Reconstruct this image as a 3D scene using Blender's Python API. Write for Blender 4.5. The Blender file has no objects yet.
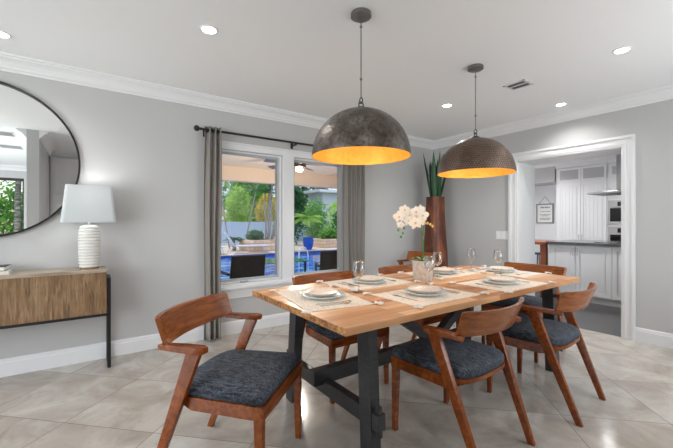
import bpy, bmesh, math, random
from mathutils import Vector, Matrix
R = math.radians
rnd = random.Random(7)
scene = bpy.context.scene
COL = scene.collection

# ------------------------------------------------------------------ camera
cam_d = bpy.data.cameras.new('camera'); cam = bpy.data.objects.new('camera', cam_d); COL.objects.link(cam)
cam_d.sensor_width = 36.0; cam_d.lens = 350.0 / 673.0 * 36.0
cam_d.shift_y = -1.5 / 673.0
cam_d.clip_start = 0.05; cam_d.clip_end = 200
cam.location = (-4.623, -3.788, 1.22)
cam.rotation_euler = (R(90), 0, R(54.6988 - 90))
scene.camera = cam
scene.view_settings.view_transform = 'Standard'
scene.view_settings.look = 'None'
scene.view_settings.gamma = 1.0
scene.view_settings.use_curve_mapping = False
scene.view_settings.exposure = 0.32

# ------------------------------------------------------------------ sky and sun
world = bpy.data.worlds.new('sky'); scene.world = world; world.use_nodes = True
wn = world.node_tree; wn.nodes.clear()
wo = wn.nodes.new('ShaderNodeOutputWorld'); wb = wn.nodes.new('ShaderNodeBackground')
sk = wn.nodes.new('ShaderNodeTexSky'); sk.sky_type = 'NISHITA'; sk.sun_disc = False
sk.sun_elevation = R(55); sk.sun_rotation = R(200); sk.air_density = 1.0; sk.dust_density = 1.5
wb.inputs['Strength'].default_value = 0.17
wn.links.new(sk.outputs[0], wb.inputs[0]); wn.links.new(wb.outputs[0], wo.inputs[0])
sd = bpy.data.lights.new('sun', 'SUN'); sd.energy = 2.3; sd.angle = R(1.5); sd.color = (1, .96, .9)
so = bpy.data.objects.new('sun', sd); COL.objects.link(so)
so.rotation_euler = (R(-38), R(-12), 0)      # high sun over the garden, its light reaching under the patio roof edge

def area(name, loc, rot, sx, sy, power, col=(1, 1, 1), spread=180):
    d = bpy.data.lights.new(name, 'AREA'); d.shape = 'RECTANGLE'; d.size = sx; d.size_y = sy
    d.energy = power; d.color = col; d.spread = R(spread)
    o = bpy.data.objects.new(name, d); COL.objects.link(o); o.location = loc; o.rotation_euler = rot
    return o
# area fill lamps at unseen windows; side, rear and breakfast windows added for them
area('fill_light_side', (-8.40, -3.6, 1.35), (R(104), 0, R(-90)), 4.5, 2.0, 165, (.93, .97, 1))
area('fill_light_rear', (-1.45, -4.42, 1.4), (R(98), 0, 0), 2.0, 1.5, 30, (.93, .97, 1))
area('fill_light_breakfast', (2.4, 1.0, 1.4), (R(90), 0, R(180)), 1.6, 1.5, 15, (.97, .985, 1))
area('daylight_kitchen_window', (2.6, -4.95, 1.4), (R(90), 0, 0), 2.2, 1.6, 14, (.98, .99, 1))
scene.cycles.diffuse_bounces = 8; scene.cycles.max_bounces = 14

# ------------------------------------------------------------------ materials
MATS = {}
def mat(name, color, rough=.5, metal=0.0, fn=None, **kw):
    if name in MATS: return MATS[name]
    m = bpy.data.materials.new(name); m.use_nodes = True
    nt = m.node_tree; b = nt.nodes['Principled BSDF']
    b.inputs['Base Color'].default_value = (*color, 1)
    b.inputs['Roughness'].default_value = rough; b.inputs['Metallic'].default_value = metal
    for k, v in kw.items(): b.inputs[k].default_value = v
    if fn: fn(nt, b)
    MATS[name] = m
    return m
def srgb(r, g, b):
    f = lambda c: (c / 255 / 12.92) if c / 255 <= .04045 else ((c / 255 + .055) / 1.055) ** 2.4
    return (f(r), f(g), f(b))
def tc(nt, kind='Object', scale=(1, 1, 1), rot=(0, 0, 0), loc=(0, 0, 0)):
    t = nt.nodes.new('ShaderNodeTexCoord'); mp = nt.nodes.new('ShaderNodeMapping')
    mp.inputs['Scale'].default_value = scale; mp.inputs['Rotation'].default_value = rot; mp.inputs['Location'].default_value = loc
    nt.links.new(t.outputs[kind], mp.inputs[0]); return mp.outputs[0]
def noise(nt, vec, scale, detail=4, rough=.55, dist=0.0):
    n = nt.nodes.new('ShaderNodeTexNoise'); n.inputs['Scale'].default_value = scale
    n.inputs['Detail'].default_value = detail; n.inputs['Roughness'].default_value = rough
    n.inputs['Distortion'].default_value = dist
    if vec is not None: nt.links.new(vec, n.inputs['Vector'])
    return n.outputs['Fac']
def ramp(nt, fac, stops):
    r = nt.nodes.new('ShaderNodeValToRGB'); e = r.color_ramp.elements
    while len(e) < len(stops): e.new(.5)
    for i, (p, c) in enumerate(stops): e[i].position = p; e[i].color = (*c, 1)
    nt.links.new(fac, r.inputs[0]); return r.outputs[0]
def mix(nt, a, b, fac, mode='MIX'):
    m = nt.nodes.new('ShaderNodeMix'); m.data_type = 'RGBA'; m.blend_type = mode
    if isinstance(fac, (int, float)): m.inputs[0].default_value = fac
    else: nt.links.new(fac, m.inputs[0])
    for s, v in ((m.inputs[6], a), (m.inputs[7], b)):
        if isinstance(v, tuple): s.default_value = (*v, 1)
        else: nt.links.new(v, s)
    return m.outputs[2]
def bump(nt, b, h, strength=.2, dist=.01):
    n = nt.nodes.new('ShaderNodeBump'); n.inputs['Strength'].default_value = strength; n.inputs['Distance'].default_value = dist
    nt.links.new(h, n.inputs['Height']); nt.links.new(n.outputs[0], b.inputs['Normal'])

def wood(name, c1, c2, rough=.4, scale=(6, 60, 60), streak=5, coord='Object'):
    def fn(nt, b):
        v = tc(nt, coord, scale)
        n1 = noise(nt, v, 1.0, 6, .6, .6)
        col = ramp(nt, n1, [(.3, c1), (.7, c2)])
        n2 = noise(nt, tc(nt, coord, (1.5, 1.5, 1.5)), streak, 2)
        col = mix(nt, col, tuple(x * .72 for x in c1), ramp(nt, n2, [(.5, (0, 0, 0)), (.75, (.5, .5, .5))]), 'MIX')
        nt.links.new(col, b.inputs['Base Color']); bump(nt, b, n1, .05, .002)
    return mat(name, c1, rough, fn=fn)
def lin(nt, out, sock): nt.links.new(out, sock)

M = {}
M['wall'] = mat('wall_paint', srgb(188, 188, 188), .75, fn=lambda nt, b: bump(nt, b, noise(nt, tc(nt), 90, 3), .04, .002))
M['white'] = mat('white_gloss_paint', srgb(228, 229, 231), .4)
M['ceil'] = mat('ceiling_paint', srgb(238, 239, 241), .85, fn=lambda nt, b: bump(nt, b, noise(nt, tc(nt), 60, 3), .05, .003))
M['cabinet'] = mat('white_cabinet_paint', srgb(232, 233, 235), .35)
def f_floor(nt, b):
    v = tc(nt, 'Object', (1, 1, 1), (0, 0, R(45)), (0, 0, 0))
    # tiles laid at 45 degrees, 0.605 m
    sx = nt.nodes.new('ShaderNodeSeparateXYZ'); t = nt.nodes.new('ShaderNodeTexCoord'); nt.links.new(t.outputs['Object'], sx.inputs[0])
    def mth(op, a, bb=None):
        m = nt.nodes.new('ShaderNodeMath'); m.operation = op
        for i, q in enumerate((a, bb)):
            if q is None: continue
            if isinstance(q, (int, float)): m.inputs[i].default_value = q
            else: nt.links.new(q, m.inputs[i])
        return m.outputs[0]
    u = mth('DIVIDE', mth('MULTIPLY', mth('ADD', mth('ADD', sx.outputs[0], sx.outputs[1]), 5.833), .70711), .605)
    w = mth('DIVIDE', mth('MULTIPLY', mth('ADD', mth('SUBTRACT', sx.outputs[0], sx.outputs[1]), 3.655), .70711), .605)
    fu, fw = mth('FRACT', u), mth('FRACT', w)
    eu = mth('MINIMUM', fu, mth('SUBTRACT', 1.0, fu)); ew = mth('MINIMUM', fw, mth('SUBTRACT', 1.0, fw))
    e = mth('MINIMUM', eu, ew); grout = mth('LESS_THAN', e, .0035)
    cmb = nt.nodes.new('ShaderNodeCombineXYZ'); nt.links.new(mth('FLOOR', u), cmb.inputs[0]); nt.links.new(mth('FLOOR', w), cmb.inputs[1])
    wnz = nt.nodes.new('ShaderNodeTexWhiteNoise'); nt.links.new(cmb.outputs[0], wnz.inputs[0])
    # marble veining shifted per tile
    vm = nt.nodes.new('ShaderNodeVectorMath'); vm.operation = 'MULTIPLY_ADD'
    nt.links.new(wnz.outputs['Color'], vm.inputs[0]); vm.inputs[1].default_value = (7, 7, 7); nt.links.new(t.outputs['Object'], vm.inputs[2])
    n1 = noise(nt, vm.outputs[0], 2.2, 8, .62, 1.2)
    n2 = noise(nt, vm.outputs[0], 7.0, 6, .6, .8)
    c = ramp(nt, n1, [(.3, srgb(158, 148, 137)), (.5, srgb(184, 176, 167)), (.7, srgb(203, 198, 191))])
    c = mix(nt, c, srgb(158, 146, 132), ramp(nt, n2, [(.55, (0, 0, 0)), (.75, (.5, .5, .5))]))
    tone = ramp(nt, wnz.outputs['Value'], [(0, (.9, .9, .9)), (1, (1, 1, 1))])
    c = mix(nt, c, tone, 1.0, 'MULTIPLY')
    c = mix(nt, c, srgb(128, 118, 106), grout)
    nt.links.new(c, b.inputs['Base Color'])
    r = nt.nodes.new('ShaderNodeMapRange'); nt.links.new(n2, r.inputs[0]); r.inputs[3].default_value = .07; r.inputs[4].default_value = .20
    nt.links.new(r.outputs[0], b.inputs['Roughness'])
M['floor'] = mat('polished_marble_tile', srgb(205, 197, 187), .15, fn=f_floor)
def f_kfloor(nt, b):
    t = nt.nodes.new('ShaderNodeTexBrick'); v = tc(nt, 'Object', (1, 1, 1), (0, 0, R(90)))
    nt.links.new(v, t.inputs[0]); t.inputs['Scale'].default_value = 1.0; t.inputs['Brick Width'].default_value = .6; t.inputs['Row Height'].default_value = .15
    t.inputs['Mortar Size'].default_value = .003; t.inputs['Color1'].default_value = (*srgb(62, 61, 61), 1); t.inputs['Color2'].default_value = (*srgb(80, 78, 78), 1); t.inputs['Mortar'].default_value = (*srgb(60, 60, 60), 1)
    nt.links.new(t.outputs[0], b.inputs['Base Color'])
M['kfloor'] = mat('dark_grey_tile', srgb(95, 95, 95), .2, fn=f_kfloor)
M['walnut'] = wood('walnut_wood', srgb(104, 46, 12), srgb(154, 82, 30), .24, (5, 40, 40))
M['backply'] = wood('walnut_veneer', srgb(112, 54, 16), srgb(168, 98, 44), .24, (4, 30, 60))
def f_table(nt, b):
    v = tc(nt)
    t = nt.nodes.new('ShaderNodeTexBrick'); nt.links.new(v, t.inputs[0])
    t.offset = .37; t.inputs['Scale'].default_value = 1.0; t.inputs['Brick Width'].default_value = .62; t.inputs['Row Height'].default_value = .066
    t.inputs['Mortar Size'].default_value = .0006; t.inputs['Bias'].default_value = .0
    t.inputs['Color1'].default_value = (*srgb(246, 200, 150), 1); t.inputs['Color2'].default_value = (*srgb(186, 118, 60), 1); t.inputs['Mortar'].default_value = (*srgb(140, 90, 52), 1)
    n = noise(nt, tc(nt, 'Object', (2.5, 40, 40)), 1.0, 6, .6, .5)
    g = ramp(nt, n, [(.3, (.78, .74, .70)), (.65, (1, 1, 1))])
    c = mix(nt, t.outputs[0], g, 1.0, 'MULTIPLY')
    n2 = noise(nt, tc(nt, 'Object', (1.2, 6, 6)), 1.4, 3)
    c = mix(nt, c, srgb(230, 190, 146), ramp(nt, n2, [(.5, (0, 0, 0)), (.75, (.25, .25, .25))]))
    nt.links.new(c, b.inputs['Base Color'])
M['table'] = mat('acacia_butcher_block', srgb(205, 155, 105), .36, fn=f_table)
def f_endgrain(nt, b):
    n = noise(nt, tc(nt, 'Object', (1, 1, 1)), 38, 6, .7)
    c = ramp(nt, n, [(.35, srgb(98, 60, 34)), (.5, srgb(176, 122, 72)), (.7, srgb(220, 172, 118))])
    nt.links.new(c, b.inputs['Base Color'])
M['endgrain'] = mat('rough_end_grain', srgb(170, 120, 75), .6, fn=f_endgrain)
M['blackwood'] = wood('black_stained_wood', srgb(38, 38, 40), srgb(58, 59, 62), .38, (4, 40, 40))
def f_fabric(nt, b):
    n = noise(nt, tc(nt, 'Object', (60, 60, 60)), 2.0, 5, .75)
    n2 = noise(nt, tc(nt, 'Object', (160, 22, 60)), 1.0, 4, .7)
    c = ramp(nt, n, [(.38, srgb(18, 22, 30)), (.52, srgb(46, 54, 66)), (.64, srgb(112, 120, 132))])
    c2 = ramp(nt, n2, [(.42, srgb(20, 24, 32)), (.62, srgb(108, 116, 128))])
    c = mix(nt, c, c2, .5)
    nt.links.new(c, b.inputs['Base Color']); bump(nt, b, n, .4, .003)
M['fabric'] = mat('charcoal_tweed', srgb(60, 66, 76), .9, fn=f_fabric)
def f_hammer(nt, b):
    v = nt.nodes.new('ShaderNodeTexVoronoi'); v.inputs['Scale'].default_value = 60; nt.links.new(tc(nt), v.inputs['Vector'])
    n = noise(nt, tc(nt), 7, 6, .65)
    n2 = noise(nt, tc(nt), 45, 4, .6)
    c = ramp(nt, n, [(.3, srgb(70, 58, 50)), (.5, srgb(112, 104, 98)), (.7, srgb(150, 145, 140))])
    c = mix(nt, c, srgb(60, 50, 44), ramp(nt, n2, [(.5, (0, 0, 0)), (.7, (.7, .7, .7))]))
    nt.links.new(c, b.inputs['Base Color']); bump(nt, b, v.outputs['Distance'], .35, .004)
M['hammered'] = mat('hammered_dark_metal', srgb(110, 102, 96), .38, .75, fn=f_hammer)
def f_hammer2(nt, b):
    t = nt.nodes.new('ShaderNodeTexCoord'); sx = nt.nodes.new('ShaderNodeSeparateXYZ'); nt.links.new(t.outputs['Object'], sx.inputs[0])
    at = nt.nodes.new('ShaderNodeMath'); at.operation = 'ARCTAN2'; nt.links.new(sx.outputs[0], at.inputs[0]); nt.links.new(sx.outputs[1], at.inputs[1])
    cb = nt.nodes.new('ShaderNodeCombineXYZ'); nt.links.new(at.outputs[0], cb.inputs[0]); nt.links.new(sx.outputs[2], cb.inputs[1])
    mp = nt.nodes.new('ShaderNodeMapping'); mp.inputs['Scale'].default_value = (12, 46, 1); nt.links.new(cb.outputs[0], mp.inputs[0])
    v = nt.nodes.new('ShaderNodeTexBrick'); nt.links.new(mp.outputs[0], v.inputs[0]); v.inputs['Scale'].default_value = 1.0
    v.inputs['Brick Width'].default_value = .8; v.inputs['Row Height'].default_value = .7; v.inputs['Mortar Size'].default_value = .12
    v.inputs['Color1'].default_value = (*srgb(78, 56, 45), 1); v.inputs['Color2'].default_value = (*srgb(108, 84, 70), 1); v.inputs['Mortar'].default_value = (*srgb(142, 126, 114), 1)
    n = noise(nt, tc(nt), 9, 5, .6)
    c = mix(nt, v.outputs[0], srgb(84, 62, 50), ramp(nt, n, [(.45, (0, 0, 0)), (.65, (.5, .5, .5))]))
    nt.links.new(c, b.inputs['Base Color']); bump(nt, b, v.outputs['Fac'], .3, .003)
M['woven'] = mat('chiselled_dark_metal', srgb(110, 95, 86), .4, .7, fn=f_hammer2)
M['gold'] = mat('gold_leaf', srgb(236, 170, 62), .45, .35, fn=lambda nt, b: nt.links.new(ramp(nt, noise(nt, tc(nt), 30, 5), [(.3, srgb(230, 164, 62)), (.7, srgb(242, 182, 80))]), b.inputs['Base Color']))
M['iron'] = mat('dark_iron', srgb(46, 44, 43), .45, .6)
M['canopy'] = mat('aged_grey_metal', srgb(120, 117, 114), .4, .5)
M['black'] = mat('black_powder_coat', srgb(20, 20, 21), .4)
M['chrome'] = mat('brushed_steel', srgb(190, 190, 191), .38, .7)
M['hood'] = mat('dull_stainless', srgb(150, 150, 152), .45, .6)
M['silver'] = mat('polished_flatware', srgb(214, 212, 208), .18, 1.0)
M['mirror'] = mat('mirror_glass', (.93, .94, .94), .0, 1.0)
def f_glass(nt, b):
    o = [n for n in nt.nodes if n.type == 'OUTPUT_MATERIAL'][0]
    tr = nt.nodes.new('ShaderNodeBsdfTransparent'); gl = nt.nodes.new('ShaderNodeBsdfGlossy'); gl.inputs['Roughness'].default_value = .01
    mx = nt.nodes.new('ShaderNodeMixShader'); fr = nt.nodes.new('ShaderNodeFresnel'); fr.inputs[0].default_value = 1.2
    nt.links.new(fr.outputs[0], mx.inputs[0]); nt.links.new(tr.outputs[0], mx.inputs[1]); nt.links.new(gl.outputs[0], mx.inputs[2]); nt.links.new(mx.outputs[0], o.inputs[0])
M['pane'] = mat('window_glass', (1, 1, 1), 0, fn=f_glass)
def f_crystal(nt, b):
    f_glass(nt, b)
    lw = nt.nodes.new('ShaderNodeLayerWeight'); lw.inputs[0].default_value = .36
    mxn = [n for n in nt.nodes if n.type == 'MIX_SHADER'][0]; nt.links.new(lw.outputs['Facing'], mxn.inputs[0])
    for n in nt.nodes:
        if n.type == 'BSDF_TRANSPARENT': n.inputs[0].default_value = (.95, .955, .96, 1)
M['crystal'] = mat('crystal_glass', (1, 1, 1), 0, fn=f_crystal)
def f_curtain(nt, b):
    n = noise(nt, tc(nt, 'Object', (200, 200, 300)), 1.0, 3, .7)
    nt.links.new(ramp(nt, n, [(.35, srgb(116, 111, 107)), (.65, srgb(154, 149, 144))]), b.inputs['Base Color'])
M['curtain'] = mat('grey_linen_curtain', srgb(118, 114, 111), .85, fn=f_curtain)
def f_console(nt, b):
    n = noise(nt, tc(nt, 'Object', (60, 60, 5)), 1.0, 6, .65, .8)
    n2 = noise(nt, tc(nt, 'Object', (9, 9, 3)), 1.0, 4, .6, 1.5)
    c = ramp(nt, n, [(.35, srgb(84, 62, 42)), (.55, srgb(140, 112, 82)), (.75, srgb(174, 146, 112))])
    c = mix(nt, c, srgb(120, 88, 58), ramp(nt, n2, [(.45, (0, 0, 0)), (.62, (.7, .7, .7))]))
    nt.links.new(c, b.inputs['Base Color']); bump(nt, b, n, .15, .002)
M['console'] = mat('streaked_brown_veneer', srgb(140, 112, 82), .45, fn=f_console)
M['console_top'] = wood('weathered_wood_top', srgb(140, 124, 106), srgb(176, 162, 144), .4, (4, 50, 50))
M['ceramic'] = mat('white_ceramic', srgb(226, 224, 220), .5)
def f_shade(nt, b):
    o = [n for n in nt.nodes if n.type == 'OUTPUT_MATERIAL'][0]
    tr = nt.nodes.new('ShaderNodeBsdfTranslucent'); tr.inputs[0].default_value = (.9, .9, .9, 1)
    mx = nt.nodes.new('ShaderNodeMixShader'); mx.inputs[0].default_value = .15
    nt.links.new(b.outputs[0], mx.inputs[1]); nt.links.new(tr.outputs[0], mx.inputs[2]); nt.links.new(mx.outputs[0], o.inputs[0])
M['shade'] = mat('white_linen_shade', srgb(200, 204, 206), .9, fn=f_shade)
M['vase'] = mat('lacquered_dark_wood', srgb(84, 42, 26), .42, fn=lambda nt, b: nt.links.new(ramp(nt, noise(nt, tc(nt, 'Object', (5, 5, 1.6)), 1.5, 6, .6, .6), [(.32, srgb(50, 24, 16)), (.5, srgb(92, 46, 28)), (.68, srgb(142, 78, 42))]), b.inputs['Base Color']))
M['leaf_dark'] = mat('dark_green_leaf', srgb(22, 70, 34), .4)
M['leaf_orchid'] = mat('orchid_leaf', srgb(88, 140, 66), .4)
M['petal'] = mat('white_orchid_petal', srgb(246, 236, 222), .6)
M['petal_c'] = mat('orchid_throat', srgb(232, 190, 110), .6)
M['pot'] = mat('pale_stone_pot', srgb(206, 196, 184), .8, fn=lambda nt, b: nt.links.new(ramp(nt, noise(nt, tc(nt), 40, 5), [(.3, srgb(184, 174, 162)), (.7, srgb(220, 212, 202))]), b.inputs['Base Color']))
M['soil'] = mat('moss', srgb(70, 80, 48), .95)
M['mat'] = mat('woven_placemat', srgb(214, 202, 186), .9, fn=lambda nt, b: (nt.links.new(ramp(nt, noise(nt, tc(nt, 'Object', (40, 220, 100)), 1.0, 3, .6), [(.3, srgb(206, 196, 180)), (.6, srgb(240, 233, 222))]), b.inputs['Base Color'])))
M['plate'] = mat('grey_white_glazed_plate', srgb(222, 226, 226), .18)
M['plate2'] = mat('cream_speckled_plate', srgb(222, 210, 194), .3, fn=lambda nt, b: nt.links.new(ramp(nt, noise(nt, tc(nt), 140, 3, .7), [(.34, srgb(204, 190, 172)), (.5, srgb(240, 230, 216))]), b.inputs['Base Color']))
M['tassel'] = mat('cotton_tassel', srgb(232, 230, 224), .95)
def emit(name, col, s):
    def fn(nt, b):
        b.inputs['Emission Color'].default_value = (*col, 1); b.inputs['Emission Strength'].default_value = s
    return mat(name, col, .5, fn=fn)
M['bulb'] = emit('lit_downlight', (1, .98, .95), 14)
M['granite'] = mat('dark_granite', srgb(70, 72, 76), .18, fn=lambda nt, b: nt.links.new(ramp(nt, noise(nt, tc(nt), 90, 5, .7), [(.4, srgb(44, 46, 50)), (.6, srgb(110, 112, 116))]), b.inputs['Base Color']))
M['blackglass'] = mat('black_oven_glass', srgb(18, 18, 20), .08)
M['redwood'] = wood('reddish_wood', srgb(132, 72, 48), srgb(160, 94, 66), .4)
M['frost'] = mat('grey_cabinet_glass', srgb(188, 190, 192), .2)
M['navy'] = mat('navy_metal', srgb(40, 52, 84), .4)
M['paper'] = mat('white_paper', srgb(238, 238, 236), .8)
M['ink'] = mat('grey_ink', srgb(110, 110, 114), .8)
M['stucco'] = mat('beige_stucco', srgb(228, 208, 192), .85)
M['patio_ceil'] = mat('cream_patio_ceiling', srgb(244, 230, 210), .85)
M['concrete'] = mat('pool_deck_stone', srgb(206, 192, 176), .8, fn=lambda nt, b: nt.links.new(ramp(nt, noise(nt, tc(nt), 2.5, 6), [(.3, srgb(190, 174, 156)), (.7, srgb(222, 210, 196))]), b.inputs['Base Color']))
def f_water(nt, b):
    n = noise(nt, tc(nt, 'Object', (1, 2.5, 1)), 1.6, 5, .6, .8)
    nt.links.new(ramp(nt, n, [(.35, srgb(24, 62, 150)), (.5, srgb(58, 116, 204)), (.62, srgb(150, 200, 236))]), b.inputs['Base Color']); bump(nt, b, n, .3, .02)  # paler patches are sky reflections painted into the water colour
M['water'] = mat('pool_water', srgb(40, 100, 190), .05, fn=f_water)
M['pooltile'] = mat('blue_pool_tile', srgb(44, 74, 150), .3)
M['fence'] = mat('shade_blue_fence', srgb(176, 198, 222), .7)  # bluish tone of shade put into the fence's base colour
def f_stone(nt, b):
    t = nt.nodes.new('ShaderNodeTexBrick'); nt.links.new(tc(nt, 'Object', (1, 1, 1), (R(90), 0, 0)), t.inputs[0]); t.inputs['Scale'].default_value = 1
    t.inputs['Brick Width'].default_value = .45; t.inputs['Row Height'].default_value = .18; t.inputs['Mortar Size'].default_value = .012
    t.inputs['Color1'].default_value = (*srgb(214, 176, 146), 1); t.inputs['Color2'].default_value = (*srgb(238, 214, 190), 1); t.inputs['Mortar'].default_value = (*srgb(170, 146, 124), 1)
    nt.links.new(t.outputs[0], b.inputs['Base Color'])
M['stone'] = mat('coral_stone', srgb(224, 196, 170), .85, fn=f_stone)
M['cobalt'] = mat('cobalt_glaze', srgb(26, 86, 190), .2)
M['sling'] = mat('shade_blue_sling', srgb(196, 208, 230), .8)  # blue cast of shade mixed into the sling colour
M['alu'] = mat('pale_aluminium', srgb(208, 212, 218), .4, .3)
M['wicker'] = mat('black_wicker', srgb(34, 33, 34), .7, fn=lambda nt, b: (nt.links.new(ramp(nt, noise(nt, tc(nt, 'Object', (90, 90, 90)), 1.0, 3, .7), [(.4, srgb(20, 20, 21)), (.7, srgb(66, 64, 64))]), b.inputs['Base Color'])))
M['cover'] = mat('grey_umbrella_cover', srgb(120, 140, 150), .8)
M['trunk'] = mat('grey_palm_trunk', srgb(150, 144, 138), .9, fn=lambda nt, b: nt.links.new(ramp(nt, noise(nt, tc(nt, 'Object', (3, 3, 18)), 1.0, 4), [(.35, srgb(112, 104, 96)), (.65, srgb(180, 174, 168))]), b.inputs['Base Color']))
def leafmat(name, a, c):
    def fn(nt, b):
        n = noise(nt, tc(nt), 2.2, 5, .65)
        nt.links.new(ramp(nt, n, [(.35, srgb(*a)), (.65, srgb(*c))]), b.inputs['Base Color'])
        o = [q for q in nt.nodes if q.type == 'OUTPUT_MATERIAL'][0]
        tr = nt.nodes.new('ShaderNodeBsdfTranslucent'); tr.inputs[0].default_value = (*srgb(*c), 1)
        mx = nt.nodes.new('ShaderNodeMixShader'); mx.inputs[0].default_value = .35
        nt.links.new(b.outputs[0], mx.inputs[1]); nt.links.new(tr.outputs[0], mx.inputs[2]); nt.links.new(mx.outputs[0], o.inputs[0])
    return mat(name, srgb(*c), .55, fn=fn)
M['g_lime'] = leafmat('lime_foliage', (120, 180, 60), (200, 232, 110))
M['g_mid'] = leafmat('green_foliage', (70, 140, 56), (146, 200, 96))
M['g_dark'] = leafmat('dark_foliage', (30, 84, 48), (80, 134, 78))
M['g_yel'] = leafmat('yellow_foliage', (190, 190, 70), (232, 214, 100))
M['bookdark'] = mat('dark_teal_book_cover', srgb(34, 46, 54), .5)
M['bookwhite'] = mat('pale_book_cover', srgb(206, 212, 214), .5)
M['pages'] = mat('book_pages', srgb(226, 220, 206), .8)

# ------------------------------------------------------------------ mesh helpers
def V(*a): return Vector(a)
def new(): return bmesh.new()
def box(bm, lo, hi, bevel=0.0):
    x0, y0, z0 = lo; x1, y1, z1 = hi
    vs = [bm.verts.new(p) for p in ((x0, y0, z0), (x1, y0, z0), (x1, y1, z0), (x0, y1, z0), (x0, y0, z1), (x1, y0, z1), (x1, y1, z1), (x0, y1, z1))]
    fs = [bm.faces.new([vs[i] for i in f]) for f in ((3, 2, 1, 0), (4, 5, 6, 7), (0, 1, 5, 4), (1, 2, 6, 5), (2, 3, 7, 6), (3, 0, 4, 7))]
    if bevel:
        es = list({e for f in fs for e in f.edges})
        bmesh.ops.bevel(bm, geom=es, offset=bevel, segments=2, profile=.7, affect='EDGES')
    return vs
def beam(bm, p0, p1, w, h, side=V(1, 0, 0), w1=None, h1=None, bevel=.003):
    """bar from p0 to p1, width w along side, height h across"""
    p0, p1 = Vector(p0), Vector(p1); d = (p1 - p0).normalized(); side = Vector(side)
    s = (side - d * side.dot(d)).normalized(); u = d.cross(s)
    w1 = w if w1 is None else w1; h1 = h if h1 is None else h1
    vs = []
    for p, a, b in ((p0, w, h), (p1, w1, h1)):
        for i, j in ((-1, -1), (1, -1), (1, 1), (-1, 1)): vs.append(bm.verts.new(p + s * (i * a / 2) + u * (j * b / 2)))
    fs = [bm.faces.new([vs[i] for i in f]) for f in ((3, 2, 1, 0), (4, 5, 6, 7), (0, 1, 5, 4), (1, 2, 6, 5), (2, 3, 7, 6), (3, 0, 4, 7))]
    if bevel:
        es = list({e for f in fs for e in f.edges}); bmesh.ops.bevel(bm, geom=es, offset=bevel, segments=2, profile=.7, affect='EDGES')
def prism(bm, poly, z0, z1, bevel=0.0):
    a = [bm.verts.new((x, y, z0)) for x, y in poly]; b = [bm.verts.new((x, y, z1)) for x, y in poly]
    n = len(poly); fs = [bm.faces.new(list(reversed(a))), bm.faces.new(b)]
    for i in range(n): fs.append(bm.faces.new((a[i], a[(i + 1) % n], b[(i + 1) % n], b[i])))
    if bevel:
        es = list(fs[0].edges) + list(fs[1].edges); bmesh.ops.bevel(bm, geom=es, offset=bevel, segments=2, profile=.7, affect='EDGES')
def lathe(bm, prof, seg=32, c=(0, 0, 0), sx=1.0, sy=1.0, cap=False):
    c = Vector(c); rings = []
    for r, z in prof:
        if r < 1e-5: rings.append([bm.verts.new(c + V(0, 0, z))])
        else: rings.append([bm.verts.new(c + V(r * sx * math.cos(2 * math.pi * i / seg), r * sy * math.sin(2 * math.pi * i / seg), z)) for i in range(seg)])
    for a, b in zip(rings, rings[1:]):
        for i in range(seg):
            j = (i + 1) % seg
            if len(a) == 1 and len(b) == 1: continue
            if len(a) == 1: bm.faces.new((a[0], b[j], b[i]))
            elif len(b) == 1: bm.faces.new((a[i], a[j], b[0]))
            else: bm.faces.new((a[i], a[j], b[j], b[i]))
    if cap:
        if len(rings[0]) > 1: bm.faces.new(list(reversed(rings[0])))
        if len(rings[-1]) > 1: bm.faces.new(rings[-1])
def tube(bm, pts, r, seg=10, closed=False, r1=None):
    pts = [Vector(p) for p in pts]; n = len(pts); rings = []
    prev = None
    for i, p in enumerate(pts):
        if closed: d = (pts[(i + 1) % n] - pts[i - 1]).normalized()
        else: d = (pts[min(i + 1, n - 1)] - pts[max(i - 1, 0)]).normalized()
        if prev is None:
            a = V(0, 0, 1) if abs(d.z) < .9 else V(1, 0, 0); s = d.cross(a).normalized()
        else: s = (prev - d * prev.dot(d)).normalized()
        prev = s; u = d.cross(s)
        rr = r if r1 is None else r + (r1 - r) * i / max(1, n - 1)
        rings.append([bm.verts.new(p + s * rr * math.cos(2 * math.pi * k / seg) + u * rr * math.sin(2 * math.pi * k / seg)) for k in range(seg)])
    m = n if closed else n - 1
    for i in range(m):
        a, b = rings[i], rings[(i + 1) % n]
        for k in range(seg): bm.faces.new((a[k], a[(k + 1) % seg], b[(k + 1) % seg], b[k]))
    if not closed: bm.faces.new(list(reversed(rings[0]))); bm.faces.new(rings[-1])
def sphere(bm, c, r, sz=None, seg=16):
    sz = sz or r
    lathe(bm, [(r * math.sin(math.pi * i / 10), -sz * math.cos(math.pi * i / 10)) for i in range(11)], seg, c)
def obj(name, bm, m, parent=None, smooth=False, loc=None, sub=0):
    me = bpy.data.meshes.new(name)
    if isinstance(bm, tuple): me.from_pydata(*bm)
    else:
        bmesh.ops.recalc_face_normals(bm, faces=bm.faces); bm.to_mesh(me); bm.free()
    for q in (m if isinstance(m, list) else [m]): me.materials.append(q)
    if smooth:
        for p in me.polygons: p.use_smooth = True
        if smooth != 'all':
            try: me.set_sharp_from_angle(angle=R(40))
            except Exception: pass
    o = bpy.data.objects.new(name, me); COL.objects.link(o)
    if parent: o.parent = parent
    if loc: o.location = loc
    if sub:
        s = o.modifiers.new('subdivision', 'SUBSURF'); s.levels = sub; s.render_levels = sub
    return o
def thing(name, label, cat, loc=(0, 0, 0), rz=0.0, group=None):
    o = bpy.data.objects.new(name, None); COL.objects.link(o); o.location = loc; o.rotation_euler = (0, 0, rz); o.empty_display_size = .1
    o['label'] = label; o['category'] = cat
    if group: o['group'] = group
    return o
def tag(o, label, cat, group=None, kind=None):
    o['label'] = label; o['category'] = cat
    if group: o['group'] = group
    if kind: o['kind'] = kind
    return o
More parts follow.
